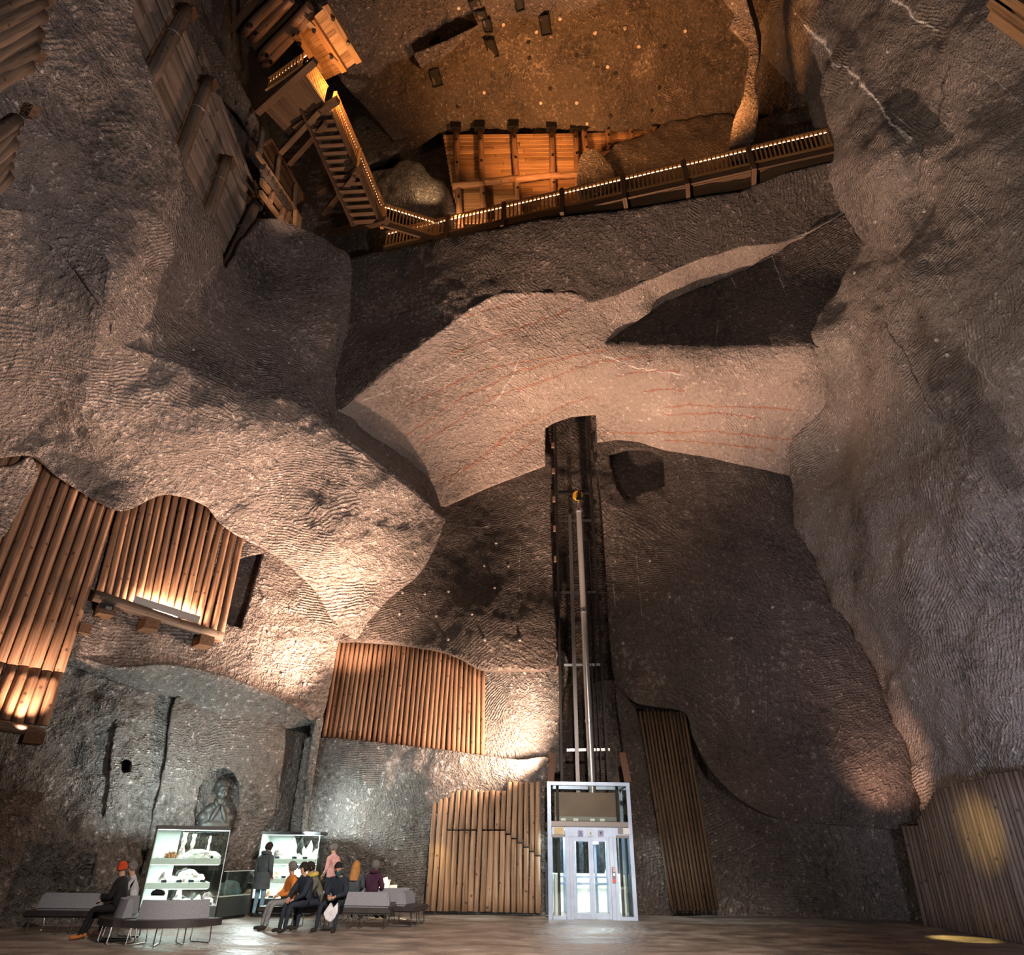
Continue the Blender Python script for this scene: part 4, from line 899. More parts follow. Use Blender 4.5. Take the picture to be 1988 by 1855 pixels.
# landing, stair flight and short bridge at the left end
Z1, Z2 = 27.0, 24.0
root = thing('gallery_landing', 'dark boarded landing with lit railing below the timber cabin', 'walkway', P(600, 160, ('Z', Z1)))
q = [P(588, 142, ('Z', Z1)), P(640, 214, ('Z', Z1)), P(560, 262, ('Z', Z1)), P(505, 206, ('Z', Z1))]
for k in range(9):
    t0, t1 = k / 9, (k + .94) / 9
    a, b = lerp(q[0], q[3], (t0 + t1) / 2), lerp(q[1], q[2], (t0 + t1) / 2)
    board_obj('deck_plank', 'beam_wood', a, b, (q[3] - q[0]).length / 9.4, .05, root)
R0, R1 = P(592, 146, ('Z', Z1)), P(628, 200, ('Z', Z1))
railing(root, R0, R1, 1.0, 15)
railing(root, P(515, 178, ('Z', Z1)), P(586, 128, ('Z', Z1)), .8, 12)
for (a, b) in (((612, 118), (500, 218)), ((656, 194), (572, 248))):
    board_obj('cross_beam', 'beam_wood', P(*a, ('Z', Z1 - .15)), P(*b, ('Z', Z1 - .15)), .24, .24, root)
for (a, b, z0, z1) in (((620, 216), (545, 296), Z1 - .3, 24.5), ((632, 240), (562, 318), Z1 - .6, 24.0)):
    board_obj('strut', 'beam_wood', P(*a, ('Z', z0)), P(*b, ('X', -9.6)), .2, .2, root)
root = thing('gallery_stair', 'steep timber stair with lit handrail leading down to the gallery', 'stairs', P(745, 440, ('Z', Z2)))
S0, S1 = P(645, 212, ('Z', Z1)), P(742, 436, ('Z', Z2))
side_v = V(-1.15, .1, 0)
for nm, off in (('stringer', V(0, 0, 0)), ('stringer', side_v)):
    board_obj(nm, 'beam_wood', S0 + off, S1 + off, .08, .34, root)
sd = S1 - S0; nst = 15
for i in range(nst):
    p = lerp(S0, S1, (i + .5) / nst)
    board_obj('tread', 'beam_wood', p, p + side_v, .20, .05, root)  # darker wood puts the shade under the stair into the tread colour
hv = V(0, 0, 1.0)
for s0, s1 in ((0.0, .47), (.5, .985)):
    a, b = lerp(S0, S1, s0), lerp(S0, S1, s1)
    board_obj('handrail', 'rail_wood', a + hv, b + hv, .13, .06, root)
    board_obj('light_strip', 'led_warm', a + hv*.94 + V(-.08, 0, 0), b + hv*.94 + V(-.08, 0, 0), .015, .015, root)
    for i in range(20):
        p = lerp(a, b, (i + .5) / 20)
        board_obj('baluster', 'rail_wood', p + hv*.15, p + hv*.97, .04, .045, root, up=V(1, 0, 0))
for s in (.0, .485, 1.0):
    p = lerp(S0, S1, s)
    board_obj('newel_post', 'rail_wood', p - hv*.2, p + hv*1.05, .13, .13, root, up=V(1, 0, 0))
for (a, b) in (((697, 332), (620, 373)), ((752, 428), (636, 455))):
    board_obj('cross_beam', 'beam_wood', P(*a, ('Z', lerp(Z1, Z2, (a[1] - 212) / 224.) - .3)), P(*b, ('X', -8.4)), .24, .24, root)
board_obj('strut', 'beam_wood', P(688, 342, ('Z', 25.0)), P(628, 415, ('X', -8.2)), .2, .2, root)
root = thing('gallery_bridge', 'short lit bridge railing joining the stair foot to the long gallery', 'walkway', P(745, 430, ('Z', 24.0)))
B0, B1 = P(744, 430, ('Z', 24.0)), P(850, 462, ('Z', 24.0))
railing(root, B0, B1, .95, 16)
board_obj('fascia', 'beam_wood', B0 - V(0, 0, .15), B1 - V(0, 0, .15), .1, .26, root)
# timber cabin hanging in the top corner
ZC = 29.5
root = thing('timber_cabin', 'boarded timber cabin on paired log beams at the top of the vault', 'cabin', P(620, 80, ('Z', ZC)))
def slab(corners, n, mat, z, name='board', th=.06):
    c = [P(*p, ('Z', z)) for p in corners]
    for k in range(n):
        t = (k + .5) / n
        board_obj(name, mat, lerp(c[0], c[3], t), lerp(c[1], c[2], t), (c[3] - c[0]).length / n * .96, th, root)
slab([(607, 34), (632, 12), (694, 118), (668, 137)], 12, 'board_wood', ZC)
slab([(577, 68), (604, 42), (668, 138), (610, 165)], 10, 'rail_wood', ZC + .5)
slab([(470, 60), (540, -8), (600, 20), (510, 118)], 7, 'beam_wood', ZC + .6)
slab([(440, 60), (520, -50), (545, -20), (475, 70)], 4, 'beam_wood', ZC + .7)
for (a, b, w) in (((631, 8), (698, 120), .26), ((605, 38), (669, 138), .24), ((577, 66), (622, 135), .22)):
    board_obj('edge_beam', 'board_wood' if w == .26 else 'rail_wood', P(*a, ('Z', ZC - .15)), P(*b, ('Z', ZC - .15)), w, .2, root)
for (a, b) in (((545, -8), (474, 66)), ((565, -2), (486, 78)), ((601, 12), (504, 114)), ((608, 27), (510, 128))):
    log_obj('beam_log', 'log_wood', P(*a, ('Z', ZC + .2)), P(*b, ('Z', ZC + .2)), .19, root)
for u, v in ((647, 35), (676, 83), (610, 58), (582, 83), (644, 109), (613, 131), (487, 48), (496, 63), (518, 106), (526, 119)):
    c = P(u, v, ('Z', ZC - .3)); MB().cyl(c, c + V(0, 0, -.1), .075, n=9).build('bolt_head', 'black_metal', root)
for u, v in ((604, 50), (577, 75), (648, 117), (618, 137)):
    MB().box(P(u, v, ('Z', ZC - .32)), (.28, .2, .05), Matrix.Rotation(.9, 3, 'Z')).build('beam_plate', 'board_wood', root)
# lit crib of timbers beside the plank lining
root = thing('timber_crib', 'lit crib of short timbers and blocks wedged on the left ledge', 'crib', P(545, 390, ('X', -9.9)))
px = ('X', -9.9)
board_obj('rail_plank', 'board_wood', P(499, 298, px), P(577, 413, px), .12, .14, root)
for k in range(7):
    t = (k + .5) / 7; MB().box(P(lerp(508, 564, t), lerp(325, 408, t), px), (.2, .34, .34)).build('wedge_block', 'log_wood_grey', root)
board_obj('rail_plank', 'board_wood', P(507, 352, ('X', -9.8)), P(572, 438, ('X', -9.8)), .12, .26, root)
board_obj('rail_plank', 'board_wood', P(506, 374, ('X', -9.8)), P(560, 447, ('X', -9.8)), .12, .2, root)
for (a, b) in (((530, 374), (522, 394)), ((551, 404), (543, 426)), ((562, 412), (553, 436))):
    log_obj('prop', 'log_wood', P(*b, ('X', -9.7)), P(*a, ('X', -9.7)), .13, root)
MB().box(P(577, 431, ('X', -9.6)), (.16, .7, .75), Matrix.Rotation(.4, 3, 'X')).build('end_board', 'board_wood', root)
root = thing('plank_screen', 'brown boarded screen with log posts above the lit crib', 'plank wall', P(545, 330, ('X', -10.2)))
for k in range(8):
    board_obj('plank', 'beam_wood', P(508 + k * 2.6, 262 + k * -1.5 + 22, ('X', -10.3)), P(572 + k * 3.0, 384 + k * -1.0 + 10, ('X', -10.3)), .05, .2, root)
for (a, b) in (((509, 248), (504, 300)), ((542, 302), (537, 352)), ((574, 356), (571, 408))):
    log_obj('post', 'log_wood_grey', P(*b, ('X', -10.1)), P(*a, ('X', -10.1)), .11, root)

# ------------------------------------------------------------------ glass lift
LY = 23.4
lx0, lx1 = P(1065, 1783, ('Y', LY)).x, P(1239, 1785, ('Y', LY)).x
LW, LD = lx1 - lx0, 1.75
def lz(v): return P(1150, v, ('Y', LY)).z
def lp(f, d, z): return V(lx0 + f * LW, LY + d, z)
z_top, z_top0, z_bm1, z_bm0, z_hd1, z_hd0 = lz(1519), lz(1526), lz(1596), lz(1606), lz(1607), lz(1626)
lift = thing('glass_lift', 'steel framed glass lift with lit cabin at the foot of the back wall', 'lift', (lx0 + LW/2, LY + LD/2, 0))
def lbox(name, f0, f1, d0, d1, z0, z1, mat, parent=lift, bevel=0.008, **kw):
    c = (lp(f0, d0, z0) + lp(f1, d1, z1)) / 2
    return MB().box(c, (abs(f1 - f0) * LW, abs(d1 - d0), abs(z1 - z0))).build(name, mat, parent, origin=None, bevel=bevel, **kw)
for f in (0, .955):
    for d in (0, LD - .12): lbox('corner_post', f, f + .045, d, d + .12, 0, z_top, 'steel_brushed')
lbox('top_beam', .045, .955, 0, .12, z_top0, z_top, 'steel_brushed')
lbox('top_beam', .045, .955, LD - .12, LD, z_top0, z_top, 'steel_brushed')
for f in (0, .955): lbox('side_beam', f, f + .045, .12, LD - .12, z_top0, z_top, 'steel_brushed'); lbox('side_beam', f, f + .045, .12, LD - .12, z_bm0, z_bm1, 'steel_dark')
lbox('middle_beam', .045, .955, 0, .13, z_bm0, z_bm1, 'steel_dark')
lbox('glass_pane', .05, .95, .05, .065, z_bm1, z_top0, 'glass_clear', bevel=0)
for f in (.015, .975): lbox('glass_pane', f, f + .005, .12, LD - .12, .1, z_top0, 'glass_clear', bevel=0)
hd = lbox('door_header', .25, .765, .005, .12, z_hd0, z_hd1, 'steel_brushed')
lbox('side_header', .05, .2, .01, .11, z_hd0 + .05, z_hd1, 'steel_brushed'); lbox('side_header', .80, .955, .01, .11, z_hd0 + .05, z_hd1, 'steel_brushed')
lbox('lintel', .05, .2, 0, .12, z_hd0 - .02, z_hd0 + .06, 'steel_dark'); lbox('lintel', .80, .955, 0, .12, z_hd0 - .02, z_hd0 + .06, 'steel_dark')
lbox('mullion', .205, .25, 0, .12, 0, z_hd1, 'steel_brushed'); lbox('mullion', .251, .289, .01, .1, 0, z_hd0 - .001, 'steel_brushed')
lbox('mullion', .765, .80, 0, .12, 0, z_hd1, 'steel_brushed'); lbox('mullion', .716, .764, .01, .1, 0, z_hd0 - .001, 'steel_brushed')
for f0, f1 in ((.05, .2), (.80, .955)):
    lbox('glass_pane', f0, f1, .05, .062, .08, z_hd0 - .02, 'glass_clear', bevel=0); lbox('sill', f0, f1, 0, .12, 0, .09, 'steel_brushed')
for f0, f1 in ((.29, .5025), (.5025, .715)):
    leaf = lbox('door_leaf', f0, f0 + .028, .03, .08, .02, z_hd0, 'steel_brushed', label='polished steel door leaf frame')
    fr = MB()
    for (a0, a1, b0, b1) in ((f0, f0 + .028, .02, z_hd0), (f1 - .03, f1, .02, z_hd0), (f0 + .029, f1 - .031, .02, .17), (f0 + .029, f1 - .031, z_hd0 - .12, z_hd0)):
        c = (lp(a0, .03, b0) + lp(a1, .08, b1)) / 2; fr.box(c, ((a1 - a0) * LW - .002, .05, b1 - b0))
    me_o = fr.build('leaf_frame', 'steel_brushed', lift); old = leaf.data; bpy.data.objects.remove(leaf); me_o.name = 'door_leaf'
    g = MB().box((lp(f0 + .028, .05, .17) + lp(f1 - .03, .055, z_hd0 - .12)) / 2, ((f1 - f0 - .058) * LW, .008, z_hd0 - .29)).build('door_glass', 'glass_clear', me_o, origin=lift.location)
    g.location = (0, 0, 0)
# cabin inside
lbox('cabin_floor', .05, .95, .15, LD - .14, .03, .08, 'steel_dark'); lbox('cabin_back', .06, .94, LD - .2, LD - .16, .08, lz(1700), 'cab_panel'); lbox('cabin_back_glass', .06, .94, LD - .19, LD - .18, lz(1700), z_hd0, 'glass_clear', bevel=0)
for f in (.09, .88): lbox('cabin_side', f, f + .03, .5, 1.25, .08, lz(1700), 'cab_panel')
for f in (.06, .22, .35, .60, .74, .90): lbox('cabin_upright', f, f + .03, LD - .25, LD - .2, .08, z_hd0, 'steel_brushed')
for f in (.12, .85): lbox('guide_column', f, f + .03, .35, .5, 0, z_top, 'rail_dark')
lbox('cabin_ceiling', .06, .94, .2, LD - .2, z_hd1 - .02, z_bm1 - .02, 'steel_dark'); lbox('ceiling_light', .2, .8, .35, LD - .5, z_hd1 - .05, z_hd1 - .025, 'cab_light', bevel=0)
for z in (lz(1709), lz(1723)): lbox('handrail', .12, .88, LD - .32, LD - .28, z, z + .05, 'steel_brushed')
lbox('machine_panel', .10, .90, .55, .60, lz(1585), lz(1537), 'brown_panel'); lbox('roof_plate', .1, .9, .5, 1.3, z_bm1 + .02, lz(1585), 'steel_dark')
for i, f in enumerate((.17, .32, .52, .64)): lbox('roof_fitting', f, f + .06, .42, .5, z_bm1 + .02, z_bm1 + .10, 'cab_panel')
area('lift_cabin_light', lp(.5, .8, z_hd1 - .08), lp(.5, .8, 0), 240, (.86, .95, 1.0), 1.6, .9)
# signs above the doors
def plate(name, u0, v0, u1, v1, mat, parent=lift, off=-.012, th=.012):
    a, b = P(u0, v1, ('Y', LY)), P(u1, v0, ('Y', LY)); c = (a + b) / 2 + V(0, off, 0)
    return MB().box(c, (b.x - a.x, th, b.z - a.z)).build(name, mat, parent), c, (b.x - a.x) / 2, (b.z - a.z) / 2
pn, c, w, h = plate('wheelchair_sign', 1122, 1613, 1132, 1624.5, 'sign_plate')
def glyph(c, w, h, polys, mat, name, parent):
    mb = MB()
    for pl in polys:
        base = [c + V(x * w, -.009, y * h) for x, y in pl]; mb.prism(base, [p + V(0, -.004, 0) for p in base])
    o = mb.build(name, mat, lift); o.parent = parent
    return o
def disc(x, y, r, n=10): return [(x + r * math.cos(2*PI*k/n), y + r * math.sin(2*PI*k/n)) for k in range(n)]
def stroke(pts, t):
    out = []
    for (x0, y0), (x1, y1) in zip(pts[:-1], pts[1:]):
        d = math.hypot(x1 - x0, y1 - y0); nx, ny = -(y1 - y0) / d * t, (x1 - x0) / d * t
        out.append([(x0 + nx, y0 + ny), (x0 - nx, y0 - ny), (x1 - nx, y1 - ny), (x1 + nx, y1 + ny)])
    return out
wheel = [(-.05 + .42 * math.cos(a), -.32 + .42 * math.sin(a)) for a in np.linspace(math.radians(110), math.radians(350), 10)]
glyph(c, w, h, [disc(-.15, .68, .15)] + stroke([(-.13, .5), (-.05, -.1), (.35, -.12), (.52, -.62), (.68, -.58)], .075) + stroke(wheel, .06) + stroke([(-.1, .2), (.28, .18)], .06), 'sign_blue', 'wheelchair_symbol', pn)
pn, c, w, h = plate('exit_sign', 1142, 1614, 1151, 1624, 'sign_white')
glyph(c, w, h, [disc(-.05, .6, .15)] + stroke([(-.1, .4), (.1, -.05), (-.25, -.5), (-.5, -.45)], .09) + stroke([(.1, -.05), (.4, -.2), (.45, -.65)], .08) + stroke([(-.5, .1), (-.1, .35), (.35, .15)], .07), 'sign_green', 'running_figure', pn)
pn, c, w, h = plate('arrow_sign', 1161.5, 1613, 1171.5, 1624.5, 'sign_plate')
glyph(c, w, h, [[(-.13, -.65), (.13, -.65), (.13, .05), (-.13, .05)], [(-.5, .0), (.5, .0), (0, .7)]], 'sign_blue', 'up_arrow', pn)
plate('notice_plate', 1076, 1607, 1094, 1620, 'notice_yellow'); plate('notice_plate', 1200, 1607, 1209, 1620, 'notice_grey'); plate('notice_plate', 1209.5, 1608, 1222, 1620, 'sign_white')
pn, c, w, h = plate('call_panel', 1189.5, 1684, 1194.5, 1716, 'steel_dark')
pk = pn
d1 = plate('display', 1190, 1685, 1194, 1693, 'sign_white', off=-.024); d2 = plate('display_digit', 1191, 1687, 1193, 1690, 'red_led', off=-.032); d3 = plate('call_button', 1190.5, 1708, 1194.5, 1713, 'red_led', off=-.024); d4 = plate('key_plate', 1190.4, 1696, 1193.6, 1701, 'steel', off=-.024)
for q_ in (d1, d2, d3, d4): q_[0].parent = pk
# guides, piston and brackets up the groove
RY = ('Y', 25.2)
hoist = thing('lift_hoist', 'tall dark lift guide rails with a grey piston tube in the rock groove', 'lift rails', P(1140, 1500, RY))
for (a, b, w) in (((1092, 1600), (1078, 818), .09), ((1186, 1600), (1140, 812), .09), ((1124, 1600), (1106, 1000), .13), ((1168, 1500), (1143, 1050), .04), ((1160, 1500), (1136, 1060), .03)):
    MB().bar(P(*a, RY), P(*b, RY), w, w, V(0, 1, 0)).build('guide_rail', 'rail_dark' if w != .13 else 'steel_dark', hoist)
pa, pb = P(1155, 1640, ('Y', 24.75)), P(1123.5, 990, ('Y', 24.75))
MB().cyl(pa, lerp(pa, pb, .5), .125, n=14).cyl(lerp(pa, pb, .5), pb, .12, .11, n=14).build('piston_tube', 'pipe_grey', hoist, smooth=True)
MB().cyl(pb, P(1123, 965, ('Y', 24.75)), .06, n=10).build('piston_rod', 'steel', hoist, smooth=True)
for t in (.0, .35, .68, .97):
    p = lerp(pb, pa, t); MB().cyl(p, p + (pa - pb).normalized() * .1, .15, n=14).build('tube_collar', 'steel', hoist, smooth=True)
MB().bar(P(1084, 957, ('Y', 24.8)), P(1143, 956, ('Y', 24.8)), .14, .12).build('head_beam', 'black_metal', hoist)
hc = P(1124, 964, ('Y', 24.65))
MB().cyl(hc + V(-.05, -.1, 0), hc + V(-.05, .0, 0), .21, n=18).build('pulley', 'sheave_yellow', hoist, smooth=True)
MB().box(hc + V(0, -.13, -.04), (.12, .05, .36)).box(hc + V(0, -.12, -.18), (.26, .08, .1)).build('pulley_yoke', 'black_metal', hoist)
for v, ul, ur in ((1012, 1085, 1148), (1151, 1090, 1162), (1292, 1095, 1170), (1457, 1100, 1184)):
    MB().bar(P(ul, v, ('Y', 25.3)), P(ur, v - 1, ('Y', 25.3)), .05, .09).build('cross_bracket', 'steel', hoist)
for v in (865, 915, 970, 1027, 1086, 1155, 1225, 1300):
    ul = lerp(1074, 1084, (v - 865) / 435); MB().box(P(ul, v, ('Y', 25.35)), (.16, .12, .22)).build('wall_bracket', 'post_brown', hoist)
    ur = lerp(1150, 1172, (v - 865) / 435); MB().box(P(ur, v + 5, ('Y', 25.35)), (.14, .12, .2)).build('wall_bracket', 'rail_dark', hoist)
for (a, b) in (((1069, 1520), (1072, 1463)), ((1219, 1520), (1208, 1463))):
    MB().bar(P(*a, ('Y', 24.2)), P(*b, ('Y', 24.9)), .22, .08, V(0, 1, 0)).build('flank_post', 'post_brown', hoist)

# ------------------------------------------------------------------ display cases
def fl(u, v): return P(u, v, ('Z', 0.0))
def display_case(label, FL, FR, depth_m, H, plinth, shelves, opaque=.36):
    FL, FR = V(FL.x, FL.y, 0), V(FR.x, FR.y, 0)
    ex = (FR - FL).normalized(); ey = V(-ex.y, ex.x, 0); W = (FR - FL).length
    if ey.y < 0: ey = -ey
    root = thing('display_case', label, 'display case', (FL + FR) / 2 + ey * depth_m / 2)
    def pt(fx, dy, z): return FL + ex * fx * W + ey * dy + V(0, 0, z)
    R = Matrix((ex, ey, V(0, 0, 1))).transposed()
    def bx(name, f0, f1, d0, d1, z0, z1, mat, bevel=.004): return MB().box((pt(f0, d0, z0) + pt(f1, d1, z1)) / 2, (abs(f1-f0)*W, abs(d1-d0), abs(z1-z0)), R).build(name, mat, root, bevel=bevel)
    D = depth_m
    bx('plinth', 0, 1, 0, D, .06, plinth, 'case_dark'); bx('plinth_foot', .03, .97, .05, D - .05, 0, .06, 'case_black')
    bx('top_cap', -.005, 1.005, -.01, D + .01, H - .09, H, 'case_black')
    bx('light_strip', .01, .99, .02, D * .55, H - .10, H - .092, 'case_led', 0)
    bx('side_panel', 0, .012, .02, D, plinth, H - .09, 'case_white'); bx('back_panel', .012, opaque, D - .02, D, plinth, H - .09, 'case_white')
    bx('glass_pane', opaque, 1, D - .012, D, plinth, H - .09, 'glass_clear', 0)
    bx('glass_pane', .0, .58, 0, .01, plinth, H - .09, 'glass_clear', 0); bx('glass_pane', .585, 1, 0, .01, plinth, H - .09, 'glass_clear', 0)
    bx('glass_pane', .992, 1, .01, D - .02, plinth, H - .09, 'glass_clear', 0)
    bx('glass_edge', .992, 1.0, -.004, .012, plinth, H - .09, 'sign_white', 0); bx('glass_edge', .578, .584, -.004, .008, plinth, H - .09, 'glass_edge', 0)
    bx('base_deck', .012, .99, .01, D - .02, plinth, plinth + .02, 'case_white')
    for z, fmax in shelves:
        bx('shelf', .013, fmax, .06, D - .03, z - .14, z, 'case_white')
        bx('shelf_light', .03, fmax - .02, .08, D * .6, z - .150, z - .141, 'case_led', 0)
    mid = pt(.5, D * .45, H - .14)
    area('case_light_top', mid, mid - V(0, 0, 1), 12, COOL, W * .9, D * .5).rotation_euler = (0, 0, math.atan2(ex.y, ex.x))
    for z, fmax in shelves:
        m2 = pt(fmax / 2, D * .45, z - .17)
        area('case_light_shelf', m2, m2 - V(0, 0, 1), 9, COOL, W * fmax * .9, D * .5).rotation_euler = (0, 0, math.atan2(ex.y, ex.x))
    return pt, W
FLa, FRa = fl(262, 1802), fl(413, 1797)
Ya = ('Y', FRa.y)
Ha, pla = P(457, 1606, Ya).z, P(421, 1760, Ya).z
sa = [(P(449, 1668, Ya).z, .95), (P(434, 1714, Ya).z, .86)]
case1, W1 = display_case('tall lit display case of white minerals below the stone bust', FLa, FRa, .85, Ha, pla, sa)
FLb, FRb = fl(482, 1779), fl(601, 1781)
Yb = ('Y', (FLb.y + FRb.y) / 2)
Hb, plb = P(560, 1615, Yb).z, P(493, 1746, Yb).z
sb = [(P(540, 1668, Yb).z, .96), (P(540, 1706, Yb).z, .96)]
case2, W2 = display_case('second lit display case of white and rusty crystals with a visitor before it', FLb, FRb, .8, Hb, plb, sb, .42)
spot('fill_wash_left', case1(.30, .12, Ha + .12), case1(.35, 2.2, Ha + 1.8), 950, COOL, 160, 1.0, 0.15)  # unseen spot added to strengthen the case glow on the left wall
spot('fill_wash_right', case2(.75, -.1, Hb + .12), case2(2.1, 2.4, Hb - .2), 800, COOL, 150, 1.0, 0.12)  # added fill for the back wall, not a fitting of the case
spot('fill_wash_floor', case2(.05, -.12, Hb - .1), fl(455, 1800), 320, COOL, 95, 1.0, 0.1)  # invented downlight, brightens the floor between the cases
# low glass topped case between them
La, Lb = fl(418, 1789), fl(480, 1781); exl = (Lb - La).normalized(); eyl = V(-exl.y, exl.x, 0); Wl = (Lb - La).length; Rl = Matrix((exl, eyl, V(0, 0, 1))).transposed()
zl, zg = P(455, 1742, ('Y', La.y + .3)).z, P(455, 1693, ('Y', La.y + .3)).z
root = thing('low_display_case', 'low dark plinth case with a glass hood between the two tall cases', 'display case', (La + Lb) / 2 + eyl * .4)
def lb(name, f0, f1, d0, d1, z0, z1, mat, bevel=.004):
    c = La + exl * (f0 + f1) / 2 * Wl + eyl * (d0 + d1) / 2 + V(0, 0, (z0 + z1) / 2)
    return MB().box(c, ((f1-f0)*Wl, d1-d0, z1-z0), Rl).build(name, mat, root, bevel=bevel)
lb('plinth', 0, 1, 0, .85, .07, zl, 'case_dark'); lb('plinth_foot', .04, .96, .05, .8, 0, .07, 'case_black')
lb('top_deck', .01, .99, .01, .84, zl, zl + .025, 'case_white')
for a in ((0, 1, 0, .01), (0, 1, .84, .85), (0, .008, .01, .84), (.992, 1, .01, .84)): lb('glass_pane', *a, zl + .025, zg, 'glass_clear', 0)
lb('glass_top', 0, 1, 0, .85, zg, zg + .012, 'glass_edge', 0)
lb('glass_edge', 0, 1, -.003, .012, zg + .002, zg + .016, 'sign_white', 0)

# ------------------------------------------------------------------ minerals
def mineral(kind, label, p, size, mat, seed, rot=0.0):
    bm = bmesh.new(); rng = random.Random(seed)
    sx, sy, sz = size
    if kind == 'lump':
        bmesh.ops.create_icosphere(bm, subdivisions=3, radius=.5)
        for v in bm.verts:
            c = v.co.copy(); n = noise.fractal(c * 2.2 + Vector((seed, 0, 0)), .8, 2.2, 4); k = noise.voronoi(c * 4 + Vector((0, seed, 0)))[0][0]
            v.co = c * (1 + .30 * n + .35 * (k - .25)); v.co.z = max(v.co.z, -.32)
        z0 = min(v.co.z for v in bm.verts)
        for v in bm.verts: v.co = Vector((v.co.x * sx, v.co.y * sy, (v.co.z - z0) / .85 * sz))
    elif kind in ('crystals', 'druse'):
        n = 9 if kind == 'crystals' else 46
        for i in range(n):
            if kind == 'crystals':
                h = sz * (1.0 if i == 0 else rng.uniform(.25, .7)); x, y = (0, 0) if i == 0 else (rng.uniform(-.45, .45) * sx, rng.uniform(-.4, .4) * sy); r = sx * (.26 if i == 0 else rng.uniform(.12, .22)); tx, ty = x * .4 + rng.uniform(-.06, .06) * sx, y * .4
            else:
                a = rng.uniform(0, 6.28); q = math.sqrt(rng.random()); x, y = q * math.cos(a) * sx * .45, q * math.sin(a) * sy * .45; h = sz * (1.05 - .55 * q) * rng.uniform(.7, 1.0); r = sx * rng.uniform(.05, .09); tx, ty = x * .35, y * .35
            m = 6; lo = [bm.verts.new((x + r * math.cos(2*PI*k/m), y + r * math.sin(2*PI*k/m), 0)) for k in range(m)]
            hi = [bm.verts.new((x + tx + r * .9 * math.cos(2*PI*k/m), y + ty + r * .9 * math.sin(2*PI*k/m), h * .68)) for k in range(m)]
            tip = bm.verts.new((x + tx * 1.3, y + ty * 1.3, h))
            for k in range(m):
                bm.faces.new((lo[k], lo[(k+1) % m], hi[(k+1) % m], hi[k])); bm.faces.new((hi[k], hi[(k+1) % m], tip))
            bm.faces.new(lo[::-1])
    elif kind == 'peak':
        rings, m = 7, 10
        prev = None
        for i in range(rings):
            t = i / (rings - 1); w = (1 - t ** 1.4) * .5 + .03
            ring = [bm.verts.new(((w * math.cos(2*PI*k/m) * rng.uniform(.75, 1.15) + .12 * t) * sx, w * math.sin(2*PI*k/m) * rng.uniform(.75, 1.15) * sy, t * sz)) for k in range(m)]
            if prev:
                for k in range(m): bm.faces.new((prev[k], prev[(k+1) % m], ring[(k+1) % m], ring[k]))
            else: bm.faces.new(ring[::-1])
            prev = ring
        bm.faces.new(prev)
    elif kind == 'pillar':
        rings, m = 12, 9; prev = None
        for i in range(rings):
            t = i / (rings - 1); w = .5 * (1.25 - .6 * min(1, t * 3) + .15 * math.sin(t * 17 + seed))
            ring = [bm.verts.new((w * math.cos(2*PI*k/m) * rng.uniform(.8, 1.1) * sx + .1 * t * sx, w * math.sin(2*PI*k/m) * rng.uniform(.8, 1.1) * sy, t * sz)) for k in range(m)]
            if prev:
                for k in range(m): bm.faces.new((prev[k], prev[(k+1) % m], ring[(k+1) % m], ring[k]))
            else: bm.faces.new(ring[::-1])
            prev = ring
        bm.faces.new(prev)
    me = bpy.data.meshes.new('mineral'); bm.to_mesh(me); bm.free(); me.materials.append(MATS[mat])
    o = bpy.data.objects.new('mineral_specimen', me); COL.objects.link(o); o.location = p; o.rotation_euler = (0, 0, rot)
    o['label'] = label; o['category'] = 'mineral'; o['group'] = 'minerals on show in the cases'
    return o
HP = Ha - .13 - sa[0][0]
z1, z2, z0 = sa[0][0], sa[1][0], pla + .02
for a in (('lump', 'flat white salt lump at the end of the top shelf beside the side panel', case1(.13, .4, z1), (.22, .2, .08), 'salt_white', 1),
          ('druse', 'round brown crystal cluster on the top shelf of the tall case', case1(.27, .35, z1), (.30, .25, .22), 'salt_brown', 2),
          ('pillar', 'tall striped salt pillar standing left on the top shelf', case1(.40, .38, z1), (.18, .2, .97 * HP), 'salt_stripe', 3),
          ('pillar', 'second tall striped salt pillar, notched, beside the first', case1(.53, .38, z1), (.15, .2, .92 * HP), 'salt_stripe', 4),
          ('lump', 'long low white crystal slab lying on the top shelf', case1(.62, .22, z1), (.62, .24, .20), 'salt_white', 5),
          ('lump', 'cream nodular lump at the glass end of the top shelf', case1(.85, .4, z1), (.34, .28, .16), 'salt_white', 6),
          ('pillar', 'thin white salt column near the glass end of the top shelf', case1(.77, .55, z1), (.10, .1, .85 * HP), 'salt_white', 7),
          ('peak', 'white crystal on a dark base on the middle shelf', case1(.22, .35, z2), (.2, .2, .32), 'salt_dark', 8),
          ('lump', 'small flat white specimen on the middle shelf', case1(.38, .35, z2), (.26, .2, .13), 'salt_white', 9),
          ('lump', 'large brown and white druse on the middle shelf', case1(.57, .4, z2), (.46, .3, .28), 'salt_stripe', 10),
          ('lump', 'pale rough lump behind the card on the middle shelf', case1(.72, .45, z2), (.26, .24, .16), 'salt_rust', 11),
          ('peak', 'tall purple grey specimen on the bottom deck behind the round bench', case1(.48, .5, z0), (.28, .25, .42), 'salt_dark', 12),
          ('lump', 'white crystal heap on the bottom deck next to the purple specimen', case1(.60, .35, z0), (.26, .22, .14), 'salt_white', 13),
          ('peak', 'pointed white heap in the middle of the bottom deck', case1(.74, .35, z0), (.32, .26, .22), 'salt_white', 14),
          ('lump', 'low white lump near the corner of the bottom deck', case1(.90, .32, z0), (.26, .22, .14), 'salt_white', 15),
          ('lump', 'smoky lump at the back of the bottom deck near the glass', case1(.9, .62, z0), (.22, .2, .26), 'salt_dark', 16)): mineral(*a)
